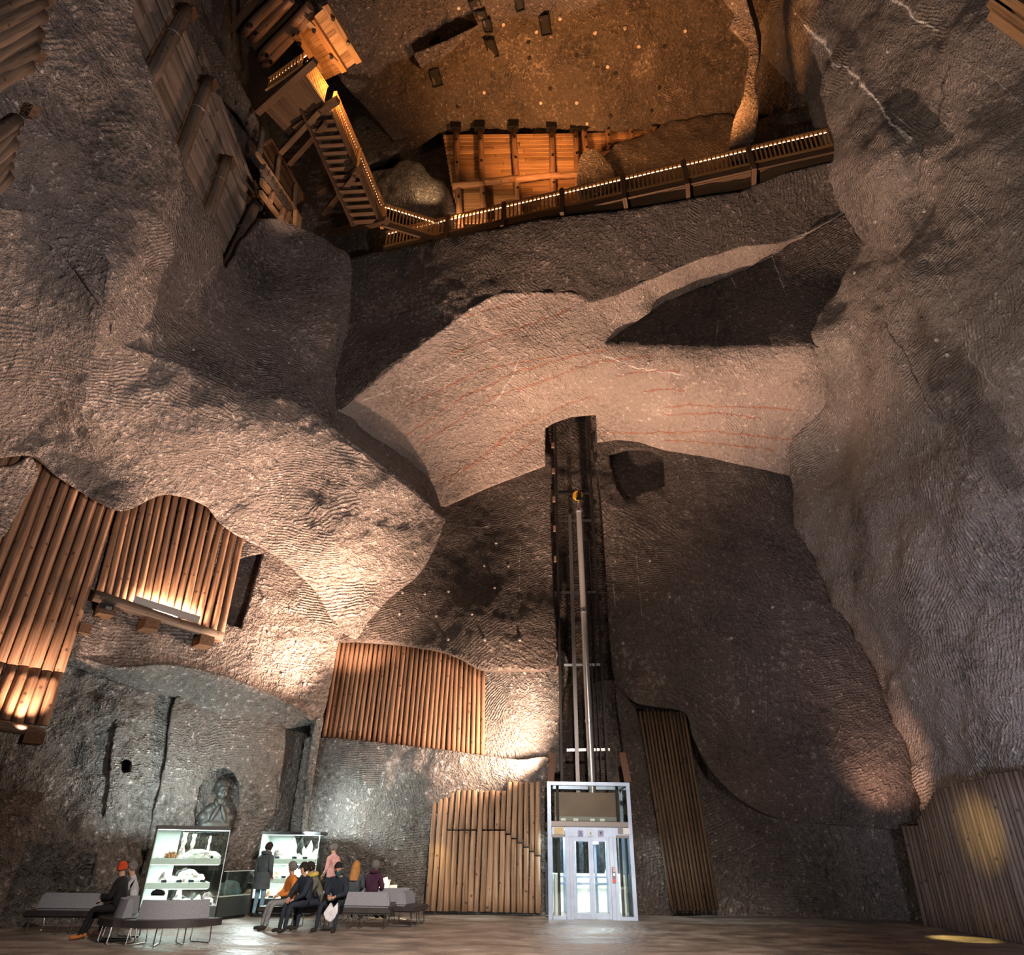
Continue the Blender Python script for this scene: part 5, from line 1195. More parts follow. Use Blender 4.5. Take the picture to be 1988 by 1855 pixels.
lm = La + exl * .62 * Wl + eyl * .4 + V(0, 0, zl + .025)
mineral('lump', 'big cream salt nodule under the hood of the low case', lm, (.62, .42, .34), 'salt_white', 17, math.atan2(exl.y, exl.x))
y1, y2, y0 = sb[0][0], sb[1][0], plb + .02
for a in (('lump', 'small grey lump near the side panel, top shelf of the second case', case2(.25, .4, y1), (.22, .2, .24), 'salt_dark', 21),
          ('peak', 'tall white peak with a rusty foot, top shelf of the second case', case2(.47, .4, y1), (.46, .3, .56), 'salt_white', 22),
          ('druse', 'round white druse beside the tall peak, top shelf of the second case', case2(.6, .32, y1), (.28, .24, .20), 'salt_white', 23),
          ('crystals', 'white crystal group with one long point, top shelf of the second case', case2(.79, .4, y1), (.34, .3, .50), 'salt_white', 24),
          ('peak', 'pale blunt lump at the glass end, top shelf of the second case', case2(.91, .35, y1), (.26, .22, .28), 'salt_white', 25),
          ('lump', 'rusty red cluster on the middle shelf of the second case', case2(.34, .35, y2), (.26, .22, .20), 'salt_rust', 26),
          ('peak', 'big white point on the middle shelf of the second case', case2(.47, .42, y2), (.34, .28, .46), 'salt_white', 27),
          ('lump', 'smooth white mound on the middle shelf of the second case', case2(.62, .35, y2), (.30, .24, .26), 'salt_white', 28),
          ('peak', 'red tipped specimen on the middle shelf behind the sitting visitors', case2(.82, .4, y2), (.24, .2, .32), 'salt_rust', 29),
          ('peak', 'small brown cone on the bottom deck of the second case', case2(.2, .35, y0), (.16, .15, .22), 'salt_brown', 30),
          ('peak', 'large rust and white block on the bottom deck of the second case', case2(.40, .4, y0), (.36, .28, .46), 'salt_rust', 31),
          ('lump', 'low pale lump on the bottom deck beside the rusty block', case2(.62, .35, y0), (.28, .22, .16), 'salt_rust', 32)): mineral(*a)
card_text = ['dark name card before the long white slab on the top shelf', 'dark name card at the glass end of the top shelf', 'dark name card under the white crystal on the middle shelf', 'dark name card before the small flat white specimen', 'dark name card before the large brown and white druse', 'dark name card at the glass end of the middle shelf', 'dark name card beside the purple specimen on the bottom deck', 'dark name card before the pointed white heap', 'dark name card at the corner of the bottom deck',
             'dark name card by the grey lump in the second case', 'dark name card before the round white druse in the second case', 'dark name card before the long pointed crystals in the second case', 'dark name card under the big white point in the second case', 'dark name card on the bottom deck of the second case']
for tx, (pt, f, d, z) in zip(card_text, [(case1, .68, .1, z1), (case1, .80, .1, z1), (case1, .24, .12, z2), (case1, .44, .12, z2), (case1, .6, .12, z2), (case1, .76, .12, z2), (case1, .62, .08, z0), (case1, .78, .08, z0), (case1, .90, .08, z0),
                                   (case2, .3, .12, y1), (case2, .6, .1, y1), (case2, .78, .1, y1), (case2, .46, .12, y2), (case2, .3, .1, y0)]):
    o = MB().box(pt(f, d, z + .03), (.13, .03, .055)).build('name_card', 'card_dark', None, origin=pt(f, d, z))
    o['label'] = tx; o['category'] = 'card'; o['group'] = 'name cards in the display cases'

# ------------------------------------------------------------------ benches
def sled(mb, p, ax, dz, half):
    """chrome sled leg: two uprights joined by a runner on the floor"""
    a, b = p + ax * half, p - ax * half
    pts = [a * 1 + V(0, 0, dz)] + [a + ax * .03 + V(0, 0, .05), a + V(0, 0, .014), b + V(0, 0, .014), b - ax * .03 + V(0, 0, .05)] + [b + V(0, 0, dz)]
    mb.tube(pts, .013, 6)
SEAT = .45
def straight_bench(label, c, ang, L=1.9, D=.78, back=True, backf=(.05, .95)):
    ex = V(math.cos(ang), math.sin(ang), 0); ey = V(-ex.y, ex.x, 0); R = Matrix((ex, ey, V(0, 0, 1))).transposed()
    root = thing('bench', label, 'bench', c, 'padded benches of the rest area')
    MB().box(c + V(0, 0, SEAT - .065), (L, D, .13), R).build('seat', 'seat_dark', root, bevel=.035, smooth=True)
    if back:
        m = (backf[0] + backf[1]) / 2 - .5; l = (backf[1] - backf[0]) * L
        MB().box(c + ex * m * L + V(0, 0, SEAT + .165), (l, .30, .33), R, taper=(.94, .5)).build('backrest', 'back_grey', root, bevel=.04, smooth=True)
    for s in (-.42, -.08, .08, .42):
        mb = MB(); sled(mb, c + ex * s * L, ey, SEAT - .12, D * .36); mb.build('leg', 'chrome', root, smooth=True)
    return root
def curved_bench(label, c, a0, a1, r0=.62, r1=1.38, bk=(.9, 1.12)):
    root = thing('bench', label, 'bench', c, 'padded benches of the rest area'); n = 14
    def arc(ra, rb, z0, z1, rt=None, trim=0.0):
        mb = MB(); rt = rt or (ra, rb); vs = []; 
        for i in range(n + 1):
            a = lerp(a0 + trim, a1 - trim, i / n); d = V(math.cos(a), math.sin(a), 0)
            vs += [c + d*ra + V(0,0,z0), c + d*rb + V(0,0,z0), c + d*rt[1] + V(0,0,z1), c + d*rt[0] + V(0,0,z1)]
        fs = [(4*i+k, 4*i+(k+1) % 4, 4*i+4+(k+1) % 4, 4*i+4+k) for i in range(n) for k in range(4)] + [(0, 1, 2, 3), (4*n+3, 4*n+2, 4*n+1, 4*n)]
        return mb.add(vs, fs)
    arc(r0, r1, SEAT - .13, SEAT).build('seat', 'seat_dark', root, smooth=True)
    arc(bk[0], bk[1], SEAT, SEAT + .33, (bk[0] + .06, bk[1] - .06), .1).build('backrest', 'back_grey', root, smooth=True)
    for t in (.08, .36, .64, .92):
        a = lerp(a0, a1, t); d = V(math.cos(a), math.sin(a), 0); mb = MB(); sled(mb, c + d * (r0 + r1) / 2, d, SEAT - .12, .27); mb.build('leg', 'chrome', root, smooth=True)
    return root
straight_bench('straight padded bench against the left rock wall behind the orange hat visitor', fl(136, 1813), .03, 1.95)
cb = fl(292, 1834) + V(0, .8, 0)
curved_bench('curved bench with rounded grey back nearest the tall display case', cb, math.radians(-110), math.radians(-22))
curved_bench('curved bench end on which the orange hat visitor sits', cb + V(-.05, 0, 0), math.radians(-205), math.radians(-116))
straight_bench('long straight bench on which the three huddled visitors sit', fl(570, 1800), .0, 1.75, backf=(.25, .95))
straight_bench('straight bench under the visitor in the black beanie', fl(690, 1803), .02, 1.75, backf=(.15, .97))
straight_bench('short bench seen end on, closest to the log palisade', fl(786, 1797), math.radians(78), 1.2, .9, backf=(.1, .8))
ce = fl(748, 1786) + V(0, .5, 0)
curved_bench('curved bench behind the others in front of the lit leaflets', ce, math.radians(-150), math.radians(-40), .5, 1.15, (.75, .95))
straight_bench('bench half hidden behind the long haired visitor', fl(664, 1788), .0, 1.0, backf=(.1, .9))

# lit leaflet rack
rk = fl(735, 1780); root = thing('leaflet_rack', 'small rack of glowing white leaflets in front of the grey wall', 'rack', rk)
MB().box(rk + V(0, .1, .4), (.9, .35, .8)).build('stand', 'case_dark', root, bevel=.01)
simple('leaflet_white', (.85, .72, .64), .7)
for i, (u, v, w, h, r) in enumerate(((727, 1707, .16, .14, .1), (737, 1707, .17, .15, 0), (748, 1710, .15, .14, -.3), (731, 1720, .28, .16, 0), (752, 1717, .13, .22, .15), (762, 1724, .26, .12, -.05))):
    MB().box(P(u, v, ('Y', rk.y - .1)), (w * 1.05, .012, h * 1.1), Matrix.Rotation(r, 3, 'Y') @ Matrix.Rotation(-.35, 3, 'X')).build('leaflet', 'leaflet_white', root)
simple('lamp_tip', (1, .7, .4), emit=(1, .62, .3), es=60)
MB().cyl(rk + V(-.1, -.35, .80), rk + V(-.1, -.28, .82), .03, n=8).build('lamp_head', 'lamp_tip', root)
point('leaflet_lamp', rk + V(-.05, -.32, .9), 16, (1, .60, .30), .05)

# ------------------------------------------------------------------ visitors
def cloth(name, c, rough=.85): simple(name, c, rough, 0, .25, var=.18, vscale=9, bump=.25)
cloth('skin_tone', (.42, .24, .17), .55)
def clothes(**k):
    for n, c in k.items():
        if n not in MATS: cloth(n, c)
clothes(cloth_black=(.010, .010, .012), cloth_navy=(.016, .022, .035), cloth_grey=(.17, .18, .19), cloth_slate=(.06, .075, .085), cloth_orange=(.50, .17, .035), cloth_red=(.45, .06, .02), cloth_jeans=(.16, .27, .36),
        cloth_yellow=(.46, .36, .07), cloth_olive=(.10, .10, .075), cloth_purple=(.05, .018, .04), cloth_tan=(.30, .15, .07), cloth_pale=(.42, .43, .47), cloth_pink=(.52, .30, .30), hair_dark=(.018, .013, .011), hair_blond=(.38, .18, .06), hair_grey=(.13, .12, .12), cloth_teal=(.025, .07, .075), bag_white=(.55, .56, .60), shoe_dark=(.02, .018, .018), shoe_orange=(.40, .14, .04))

def hand(mb, wrist, d, nrm, s=1.0, curl=.6):
    """palm, four unequal bent fingers and a thumb leaving the side of the palm"""
    d = d.normalized(); x = d.cross(nrm).normalized(); n = x.cross(d)
    pc = wrist + d * .05 * s
    R = Matrix((x, d, n)).transposed()
    mb.box(pc, (.078 * s, .095 * s, .03 * s), R)
    for k, (off, ln) in enumerate(((-.03, .066), (-.01, .078), (.01, .072), (.03, .056))):
        b = wrist + (d * .092 + x * off) * s
        k1 = b + (d * math.cos(curl * .5) - n * math.sin(curl * .5)) * ln * .5 * s
        k2 = k1 + (d * math.cos(curl * 1.2) - n * math.sin(curl * 1.2)) * ln * .5 * s
        mb.tube([b - d * .02 * s, b, k1, k2], [.0095 * s, .0095 * s, .0085 * s, .007 * s], 6)
    t = wrist + (d * .03 + x * -.036) * s
    mb.tube([t + x * .015 * s, t - x * .008 * s, t + (d * .028 - x * .026 - n * .01) * s, t + (d * .056 - x * .022 - n * .022) * s], [.013 * s, .012 * s, .010 * s, .008 * s], 6)

SCALE = 1.07
def person(label, origin, heading, J, mats, hair=None, coat=1.0, extras=None, face=True, head_turn=0.0, head_tilt=0.0, hold=None):
    """J: joint places in the person's own frame (x right, y forward, z up); one continuous skinned body"""
    R = Matrix.Rotation(heading, 3, 'Z'); origin = Vector(origin); origin.z = 0
    W = {k: origin + R @ (Vector(v) * SCALE) for k, v in J.items()}
    # skeleton edges and radii
    HD = (W['head'] - W['neck']); hx = Matrix.Rotation(head_turn, 3, 'Z') @ (R @ Vector((0, 1, 0)))
    face_d = (hx - HD.normalized() * math.sin(head_tilt)).normalized()
    crown = W['head'] + HD.normalized() * .085
    chin = W['head'] - HD.normalized() * .055 + face_d * .035
    names = ['pelvis', 'spine', 'chest', 'neck', 'chin', 'head', 'crown', 'nose']
    pts = {'pelvis': W['pelvis'], 'spine': W['spine'], 'chest': W['chest'], 'neck': W['neck'], 'chin': chin, 'head': W['head'] + face_d * .01, 'crown': crown}
    rad = {'pelvis': (.15 * coat, .12 * coat), 'spine': (.145 * coat, .11 * coat), 'chest': (.155 * coat, .115 * coat), 'neck': (.058, .058), 'chin': (.068, .07), 'head': (.083, .098), 'crown': (.055, .065)}
    E = [('pelvis', 'spine'), ('spine', 'chest'), ('chest', 'neck'), ('neck', 'chin'), ('chin', 'head'), ('head', 'crown')]
    for s in 'lr':
        for k, r in (('hip', .092), ('knee', .068), ('ankle', .048), ('toe', .042), ('shoulder', .068 * coat), ('elbow', .052 * coat), ('wrist', .034 * (1 + (coat - 1) * .5))):
            pts[k + s] = W[k + s]; rad[k + s] = (r, r)
        pts['heel' + s] = W['ankle' + s] * 1 + V(0, 0, -.045) - (W['toe' + s] - W['ankle' + s]).normalized() * .02; rad['heel' + s] = (.044, .044)
        E += [('pelvis', 'hip' + s), ('hip' + s, 'knee' + s), ('knee' + s, 'ankle' + s), ('ankle' + s, 'heel' + s), ('heel' + s, 'toe' + s), ('chest', 'shoulder' + s), ('shoulder' + s, 'elbow' + s), ('elbow' + s, 'wrist' + s)]
    keys = list(pts); idx = {k: i for i, k in enumerate(keys)}
    me = bpy.data.meshes.new('skeleton'); me.from_pydata([pts[k] - origin for k in keys], [(idx[a], idx[b]) for a, b in E], [])
    tmp = bpy.data.objects.new('skeleton', me); COL.objects.link(tmp)
    sk = tmp.modifiers.new('skin', 'SKIN'); sk.use_smooth_shade = True
    for i, k in enumerate(keys):
        d = me.skin_vertices[0].data[i]; d.radius = rad[k]; d.use_root = (k == 'pelvis')
    ss = tmp.modifiers.new('sub', 'SUBSURF'); ss.levels = 2; ss.render_levels = 2
    dg = bpy.context.evaluated_depsgraph_get(); dg.update()
    body = bpy.data.meshes.new_from_object(tmp.evaluated_get(dg)); bpy.data.objects.remove(tmp)
    # clothes by nearest bone
    zone = {'pelvis': 1, 'spine': 0, 'chest': 0, 'neck': 2, 'chin': 2, 'head': 2, 'crown': 2}
    seg = []
    for a, b in E:
        k = a.rstrip('lr') if a not in ('pelvis',) else a
        if a == 'pelvis' and b == 'spine': z = 0
        elif a in ('neck', 'chin', 'head'): z = 2
        elif a in ('spine', 'chest') or a.startswith(('shoulder', 'elbow')): z = 0
        elif a == 'pelvis' or a.startswith(('hip', 'knee')): z = 1
        else: z = 3
        seg.append((np.array(pts[a] - origin), np.array(pts[b] - origin), z, a))
    nf = len(body.polygons); cen = np.empty(nf * 3); body.polygons.foreach_get('center', cen); cen = cen.reshape(-1, 3)
    dist = []
    for a, b, z, nm in seg:
        ab = b - a; t = np.clip(((cen - a) @ ab) / max(ab @ ab, 1e-9), 0, 1); dist.append(np.linalg.norm(cen - (a + t[:, None] * ab), axis=1))
    zi = np.array([s[2] for s in seg])[np.argmin(np.array(dist), 0)]
    ax = np.array((W['spine'] - W['pelvis']).normalized()); pel = np.array(pts['pelvis'] - origin)
    seg_i = np.argmin(np.array(dist), 0); hipseg = np.array([s[3] == 'pelvis' for s in seg])[seg_i]
    along = (cen - pel) @ ax
    zi = np.where(hipseg, np.where(along > -.05, 0, 1), zi)
    # wrists end in bare skin
    for s in 'lr':
        w = np.array(pts['wrist' + s] - origin); zi[np.linalg.norm(cen - w, axis=1) < .045] = 2
    mb = MB()
    body_v = [origin + v.co for v in body.vertices]; body_f = [tuple(p.vertices) for p in body.polygons]
    for z in range(4):
        pass
    mb.v = list(body_v); mb.f = body_f; mb.m = [int(z) for z in zi]
    n0 = len(mb.f)
    for s in 'lr':
        d = (W['wrist' + s] - W['elbow' + s]).normalized(); nrm = R @ Vector((0, .3, 1)); 
        k = len(mb.f); hand(mb, W['wrist' + s] - d * .01, d, nrm, 1.0, .7)
        for i in range(k, len(mb.f)): mb.m[i] = 2
    # nose and ears are part of the head
    side = face_d.cross(HD).normalized()
    k = len(mb.f)
    hc = pts['head']
    mb.tube([hc + face_d * .085 + HD.normalized() * .012, hc + face_d * .108 - HD.normalized() * .02, hc + face_d * .09 - HD.normalized() * .03], [.008, .015, .010], 6)
    for sg in (-1, 1): mb.tube([hc + side * sg * .082 + HD.normalized() * .03, hc + side * sg * .095, hc + side * sg * .082 - HD.normalized() * .03], [.010, .016, .010], 6)
    mb.tube([hc + face_d * .082 - HD.normalized() * .052 + side * .022, hc + face_d * .088 - HD.normalized() * .054, hc + face_d * .082 - HD.normalized() * .052 - side * .022], [.004, .008, .004], 6)
    for i in range(k, len(mb.f)): mb.m[i] = 2
    root = thing('person', label, 'person', origin)
    mb.build('body', [mats['top'], mats['legs'], 'skin_tone', mats['shoes']], root, smooth='all')
    if face:
        e = MB()
        for sg in (-1, 1): e.box(hc + face_d * .092 + side * sg * .032 + HD.normalized() * .012, (.02, .01, .012), frame(side, HD))
        e.build('eyes', 'hair_dark', root)
    up = HD.normalized()
    Rh = Matrix((side, up.cross(side), up)).transposed()
    def cap(name, mat, scale=(.1, .112, .118), off=0.0, back=.012, cut=.15, nrm_jit=.0, down=0.0):
        if name == 'hair': down, nrm_jit, cut = .5, max(nrm_jit, .07), .28
        m2 = MB(); nu, nv = 18, 11; vs = []
        for j in range(nv + 1):
            th = (PI * .5 + .35 + down) * j / nv
            for i in range(nu):
                ph = 2 * PI * i / nu; d = Vector((math.sin(th) * math.cos(ph), math.sin(th) * math.sin(ph), math.cos(th)))
                k = 1 + nrm_jit * noise.noise(d * 5 + origin)
                fwd = (Rh @ d).dot(face_d)
                z = d.z if (fwd < .35 or d.z > cut) else cut + (d.z - cut) * .15
                q = Vector((d.x * scale[0], d.y * scale[1], z * scale[2])) * k
                vs.append(hc + Rh @ q - face_d * back + up * (.02 + off))
        fs = [(j*nu + i, j*nu + (i+1) % nu, (j+1)*nu + (i+1) % nu, (j+1)*nu + i) for j in range(nv) for i in range(nu)]
        return m2.add(vs, fs).build(name, mat, root, smooth='all')
    if hair: 
        for hk in hair: cap(**hk)
    ctx = dict(W=W, root=root, hc=hc, face_d=face_d, up=up, side=side, R=R, origin=origin)
    if extras: extras(ctx)
    return ctx

def seated(lean=.1, knees=.14, shin=.02, arms='lap', sh=.46, spread=0.0, look=0.0, twist=0.0):
    J = {'pelvis': (0, 0, sh + .10), 'spine': (0, lean * .22, sh + .30), 'chest': (0, lean * .55, sh + .50), 'neck': (0, lean * .8, sh + .62), 'head': (0, lean * .9 + .02, sh + .77)}
    for s, g in (('l', -1), ('r', 1)):
        J['hip' + s] = (g * .09, .05, sh + .08); J['knee' + s] = (g * (knees + spread), .46, sh + .06); J['ankle' + s] = (g * (knees + spread * 1.2), .46 + shin, .10); J['toe' + s] = (g * (knees + spread * 1.3 + .02), .64 + shin, .045)
        J['shoulder' + s] = (g * .185, lean * .6, sh + .52)
        if arms == 'lap': J['elbow' + s] = (g * .24, lean * .6 + .06, sh + .27); J['wrist' + s] = (g * .07, lean * .5 + .29, sh + .21)
        elif arms == 'knees': J['elbow' + s] = (g * .25, lean * .6 + .16, sh + .26); J['wrist' + s] = (g * .10, .40, sh + .17)
        elif arms == 'down': J['elbow' + s] = (g * .25, lean * .5 + .02, sh + .26); J['wrist' + s] = (g * .2, lean * .4 + .2, sh + .14)
    return J
def standing(arms='pocket', lean=.0):
    J = {'pelvis': (0, 0, .95), 'spine': (0, lean * .2, 1.15), 'chest': (0, lean * .5, 1.36), 'neck': (0, lean * .7, 1.48), 'head': (0, lean + .02, 1.63)}
    for s, g in (('l', -1), ('r', 1)):
        J['hip' + s] = (g * .09, 0, .92); J['knee' + s] = (g * .105, .02, .50); J['ankle' + s] = (g * .11, -.01, .10); J['toe' + s] = (g * .13, .17, .045)
        J['shoulder' + s] = (g * .19, lean * .5, 1.38); J['elbow' + s] = (g * .26, -.03, 1.12); J['wrist' + s] = (g * .20, .12, .96)
    return J
def coat_skirt(mat, z0, z1, r0, r1, name='coat_hem'):
    def f(c):
        m = MB(); n = 14; vs = []
        p0, p1 = c['origin'] + V(0, 0, z0), c['origin'] + V(0, 0, z1)
        for p, r in ((p1, r1), (p0, r0), (p0, r0 - .02), (p1, r1 - .02)):
            vs += [p + c['R'] @ Vector((r * math.cos(2*PI*k/n), r * .75 * math.sin(2*PI*k/n), 0)) for k in range(n)]
        fs = [(j*n + k, j*n + (k+1) % n, ((j+1) % 4)*n + (k+1) % n, ((j+1) % 4)*n + k) for j in range(4) for k in range(n)]
        m.add(vs, fs).build(name, mat, c['root'], smooth=True)
    return f
def hood(mat):
    def f(c):
        n = c['W']['neck']; fd = c['face_d']
        m = MB(); pts = [n + c['R'] @ Vector((.11 * math.cos(a), -.02 + .10 * math.sin(a), .01 - .02 * math.sin(a))) for a in np.linspace(0, 2*PI, 15)[:-1]]
        m.tube(pts, .055, 8, True).build('hood', mat, c['root'], smooth='all')
    return f
def scarf(mat):
    def f(c):
        hc, fd, up, sd = c['hc'], c['face_d'], c['up'], c['side']
        vs = []; m = MB(); n = 10
        for (z, r, fo) in ((.0, .098, .012), (-.05, .095, .016), (-.10, .085, .012), (-.17, .03, .05)):
            for k in range(n + 1):
                a = -PI * .55 + PI * 1.1 * k / n; vs.append(hc + fd * (math.cos(a) * r + fo) + sd * math.sin(a) * r + up * z)
        fs = [(j*(n+1)+k, j*(n+1)+k+1, (j+1)*(n+1)+k+1, (j+1)*(n+1)+k) for j in range(3) for k in range(n)]
        m.add(vs, fs).build('face_scarf', mat, c['root'], smooth='all')
    return f
def long_hair(mat, ln=.34):
    def f(c):
        hc, fd, up, sd = c['hc'], c['face_d'], c['up'], c['side']; m = MB(); n = 12; vs = []
        for j in range(7):
            t = j / 6; w = .10 + .045 * math.sin(t * 2.2); z = .07 - (ln + .07) * t
            for k in range(n + 1):
                a = -PI * .62 + PI * 1.24 * k / n; rr = w * (1 + .08 * noise.noise(Vector((k, j * .6, 3))))
                vs.append(hc - fd * (math.cos(a) * rr + .015 + .03 * t) + sd * math.sin(a) * rr + up * z)
        fs = [(j*(n+1)+k, j*(n+1)+k+1, (j+1)*(n+1)+k+1, (j+1)*(n+1)+k) for j in range(6) for k in range(n)]
        m.add(vs, fs).build('long_hair', mat, c['root'], smooth='all')
    return f
def both(*fs):
    def f(c):
        for g in fs: g(c)
    return f
# heading 0 looks away from the camera (+Y); pi looks at it; pi/2 looks left
person('sitting visitor in black with an orange knitted hat', fl(216, 1826), math.radians(95), seated(.12, .1, .12, 'lap'), dict(top='cloth_black', legs='cloth_black', shoes='shoe_orange'), [dict(name='knitted_hat', mat='cloth_red', scale=(.108, .120, .135), cut=.2)], 1.28, head_turn=-.9)
person('pale dressed visitor in pink shoes half hidden behind the orange hat visitor', fl(246, 1817), math.radians(110), seated(.2, .1, .05, 'knees'), dict(top='cloth_pale', legs='cloth_navy', shoes='cloth_pink'), [dict(name='hair', mat='hair_grey')], 1.0)
person('standing visitor in a grey hooded coat and jeans looking into the second case', fl(497, 1783), math.radians(-25), standing(lean=.04), dict(top='cloth_slate', legs='cloth_jeans', shoes='shoe_dark'), [dict(name='hair', mat='hair_dark', scale=(.108, .12, .125))], 1.3, both(coat_skirt('cloth_slate', .70, 1.12, .27, .24), hood('cloth_slate')))
person('standing visitor in a dusky pink top beyond the second case', fl(634, 1778), math.radians(60), standing(), dict(top='cloth_pink', legs='cloth_navy', shoes='shoe_dark'), [dict(name='hair', mat='hair_grey')], 1.0)
person('sitting visitor in an orange sweater and wide grey trousers', fl(556, 1805), math.radians(128), seated(.05, .09, .10, 'lap'), dict(top='cloth_orange', legs='cloth_grey', shoes='shoe_dark'), [dict(name='hair', mat='hair_grey', scale=(.108,.12,.125))], 1.25, head_turn=-.5)
person('sitting visitor in a dark navy coat with clasped hands', fl(586, 1809), math.radians(138), seated(.16, .10, .06, 'knees'), dict(top='cloth_navy', legs='cloth_navy', shoes='shoe_dark'), [dict(name='hair', mat='hair_dark', scale=(.108,.12,.125))], 1.3)
person('leaning visitor with dark hair and a mustard yellow hood', fl(614, 1805), math.radians(122), seated(.34, .11, .04, 'knees'), dict(top='cloth_olive', legs='cloth_navy', shoes='shoe_dark'), [dict(name='hair', mat='hair_dark', scale=(.11, .125, .125), nrm_jit=.1)], 1.28, hood('cloth_yellow'))
person('sitting visitor in a black beanie with a teal face scarf', fl(652, 1807), math.radians(165), seated(.22, .13, .06, 'lap', spread=.08), dict(top='cloth_navy', legs='cloth_navy', shoes='shoe_dark'), [dict(name='beanie', mat='cloth_black', scale=(.108, .12, .13), cut=.25)], 1.38, scarf('cloth_teal'), head_turn=.35, head_tilt=.5)
person('visitor with long blond hair seen from behind', fl(679, 1789), math.radians(-5), seated(.05, .1, .05, 'lap'), dict(top='cloth_slate', legs='cloth_navy', shoes='shoe_dark'), [dict(name='hair', mat='hair_blond')], 1.25, long_hair('hair_blond', .36), face=False)
person('visitor with grey hair in a purple hooded jacket seen from behind', fl(716, 1789), math.radians(-20), seated(.1, .1, .05, 'lap'), dict(top='cloth_purple', legs='cloth_black', shoes='shoe_dark'), [dict(name='hair', mat='hair_grey', scale=(.115, .128, .13), nrm_jit=.15)], 1.35, hood('cloth_purple'), face=False)
# white plastic bag hanging before the beanie visitor
bg = P(643, 1764, ('Y', fl(652, 1807).y - .62))
root = thing('plastic_bag', 'white plastic bag hanging between the knees of the beanie visitor', 'bag', bg)
m = MB(); prof = [(-.02, .0), (-.16, -.22), (-.10, -.34), (.02, -.40), (.11, -.33), (.17, -.20), (.15, .0), (.05, -.12)]
m.prism([bg + V(x, -.05 + .02 * math.sin(7 * x), z + .12) for x, z in prof], [bg + V(x * .95, .06, z + .12) for x, z in prof]).build('bag_body', 'bag_white', root, bevel=.012)
bgp = fl(268, 1822) + V(.05, .38, 0)
root = thing('handbag', 'small black bag lying on the curved bench back', 'bag', V(bgp.x, bgp.y, .78))
mbb = MB(); mbb.box((bgp.x, bgp.y, .83), (.34, .18, .12), taper=(.6, .6)).build('bag_body', 'cloth_black', root, bevel=.03, smooth=True)

# ------------------------------------------------------------------ stone bust in the niche
def build_bust():
    base = P(416, 1607, ('L', -1.05)); S = .0
    top = P(416, 1512, ('L', -1.05)); H = top.z - base.z
    s = H / 1.0
    bm = bmesh.new()
    def ell(c, r, rot=None):
        m = Matrix.Translation(Vector(c)) @ (rot.to_4x4() if rot else Matrix.Identity(4)) @ Matrix.Diagonal((*r, 1))
        bmesh.ops.create_uvsphere(bm, u_segments=20, v_segments=14, radius=1.0, matrix=m)
    # own frame: x right, y towards the viewer is -y, face looks to -y +x
    ell((0, .01, .80), (.150, .185, .185)); ell((0, -.05, .71), (.120, .13, .13)); ell((0, -.115, .625), (.070, .06, .055))
    ell((0, -.19, .735), (.026, .045, .055), Matrix.Rotation(.25, 3, 'X')); ell((0, -.185, .705), (.036, .03, .022)); ell((0, -.155, .815), (.11, .04, .022)); ell((0, -.172, .655), (.050, .022, .014)); ell((0, -.165, .63), (.045, .024, .015))
    for g in (-1, 1):
        ell((g * .145, .02, .745), (.022, .04, .06)); ell((g * .075, -.12, .69), (.045, .04, .06)); ell((g * .105, .03, .88), (.075, .14, .10)); ell((g * .135, .06, .79), (.03, .09, .10))
        ell((g * .29, .04, .20), (.15, .15, .14)); ell((g * .17, .04, .36), (.17, .13, .12), Matrix.Rotation(g * .5, 3, 'Y')); ell((g * .055, -.15, .79), (.028, .02, .012))
        ell((g * .095, -.05, .475), (.05, .10, .10), Matrix.Rotation(g * .35, 3, 'Y')); ell((g * .10, -.15, .28), (.05, .045, .20), Matrix.Rotation(g * -.42, 3, 'Y'))
    ell((0, .05, .90), (.14, .165, .115)); ell((0, .0, .53), (.115, .125, .17)); ell((0, .02, .22), (.33, .17, .22)); ell((0, .02, .04), (.40, .19, .18))
    me = bpy.data.meshes.new('bust'); bm.to_mesh(me); bm.free()
    t = bpy.data.objects.new('bust_tmp', me); COL.objects.link(t)
    rm = t.modifiers.new('remesh', 'REMESH'); rm.mode = 'VOXEL'; rm.voxel_size = .016; rm.use_smooth_shade = True
    sm = t.modifiers.new('smooth', 'SMOOTH'); sm.iterations = 4
    dg = bpy.context.evaluated_depsgraph_get(); dg.update(); body = bpy.data.meshes.new_from_object(t.evaluated_get(dg)); bpy.data.objects.remove(t)
    body.materials.clear(); body.materials.append(MATS['bust_stone'])
    body.polygons.foreach_set('use_smooth', [True] * len(body.polygons))
    root = thing('stone_bust', 'dark stone bust of a man in the arched wall niche', 'statue', base)
    o = bpy.data.objects.new('carved_figure', body); COL.objects.link(o); o.parent = root; o.scale = (s * .95, s * .95, s); o.rotation_euler = (0, 0, math.radians(38))
build_bust()
spot('niche_light', P(470, 1606, ('L', .5)), P(418, 1545, ('L', -1.0)), 70, COOL, 70, .8, .1)

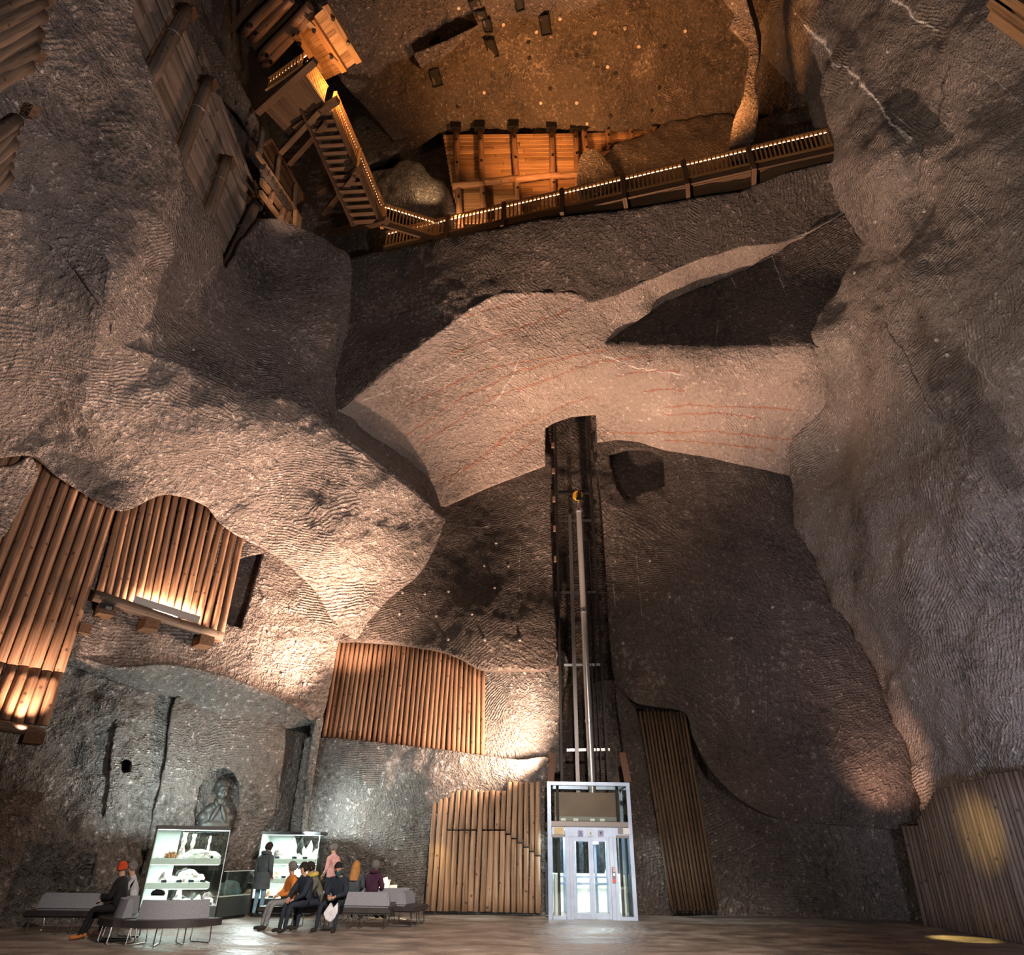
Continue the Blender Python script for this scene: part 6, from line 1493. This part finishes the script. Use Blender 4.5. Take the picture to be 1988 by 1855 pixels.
# ------------------------------------------------------------------ anchor bolts and sockets in the rock
simple('bolt_pale', (.36, .31, .28), .7)
simple('socket_black', (.004, .003, .003), .9)
def bolts(wall, pts, mat='bolt_pale', r=.055, name='bolt_head'):
    w = bpy.data.objects[wall]; dg = bpy.context.evaluated_depsgraph_get(); dg.update()
    for u, v in pts:
        d = ray(u, v).normalized(); hit, loc, nrm, i, ob, mx = SC.ray_cast(dg, CAMPOS, d)
        if not hit or ob.name != wall: continue
        if nrm.dot(d) > 0: nrm = -nrm
        MB().cyl(loc - nrm * .03, loc + nrm * .05, r, r * .8, n=9).build(name, mat, w)
bolts('wall_back', [(782,1152),(825,1154),(871,1149),(776,1193),(847,1197),(916,1193),(940,1099),(963,1055),(987,1100),(941,1243),(1009,1243),(960,1142),(870,1242),(1560,1020),(1500,1180),(1462,1382),(1262,1090),(1210,1250),(1300,1160),(1420,1240)])
bolts('ceiling_overhang', [(1141,679),(1180,840),(1260,705)], r=.06)
bolts('wall_right', [(1545,26),(1511,105),(1655,160),(1725,100),(1700,430),(1795,410),(1660,530),(1840,690),(1820,660)], r=.06)
bolts('wall_left_middle', [(512,1164),(520,1230),(562,1185),(548,1310),(590,1330),(575,1250)], r=.05)
bolts('wall_left', [(375,680),(560,705),(480,640),(620,840),(300,700)], r=.04)
bolts('ceiling', [(1041,62),(1087,36),(1213,55),(1155,64),(890,15),(977,48),(1180,130),(1120,200),(1240,90),(1050,200),(940,180),(1140,240),(1330,60)], r=.09)
bolts('ceiling', [(1026,81),(1028,112),(1068,172),(1195,142),(1290,90),(888,207),(1000,250),(1120,108),(1280,170),(1185,225),(1265,215)], 'socket_black', .11, 'drill_hole')
bolts('wall_back_vault', [(660,215),(685,237),(705,223),(715,250),(730,185),(765,215),(785,250),(740,300),(764,275),(690,292)], 'socket_black', .12, 'drill_hole')
bolts('wall_left_upper', [(457,199),(478,239),(446,226),(440,254),(465,300),(420,280)], 'socket_black', .10, 'drill_hole')
def sockets(wall, pts):
    w = bpy.data.objects[wall]; dg = bpy.context.evaluated_depsgraph_get(); dg.update()
    for u, v, a, b in pts:
        d = ray(u, v).normalized(); hit, loc, nrm, i, ob, mx = SC.ray_cast(dg, CAMPOS, d)
        if not hit or ob.name != wall: continue
        if nrm.dot(d) > 0: nrm = -nrm
        x = V(1, -.25, 0); R = frame(x - nrm * x.dot(nrm), nrm)
        m = MB(); hx, hy = a / 2, b / 2; e = .05
        for sx, sy, wx, wy in ((0, 1, a + 2*e, e), (0, -1, a + 2*e, e), (1, 0, e, b), (-1, 0, e, b)):
            m.box(loc + R @ V(sx * (hx + e/2), sy * (hy + e/2), .03), (wx, wy, .12), R)
        so = m.build('socket_rim', 'rock_dark', w)
        MB().box(loc + R @ V(0, 0, .012), (a, b, .04), R).build('socket_void', 'socket_black', w)
sockets('ceiling', [(1059, 48, .38, .72), (955, 92, .36, .80), (846, 150, .40, .68), (922, 7, .4, .5), (935, 28, .36, .42), (947, 48, .32, .5), (1008, 9, .3, .4), (844, 85, .4, .36)])
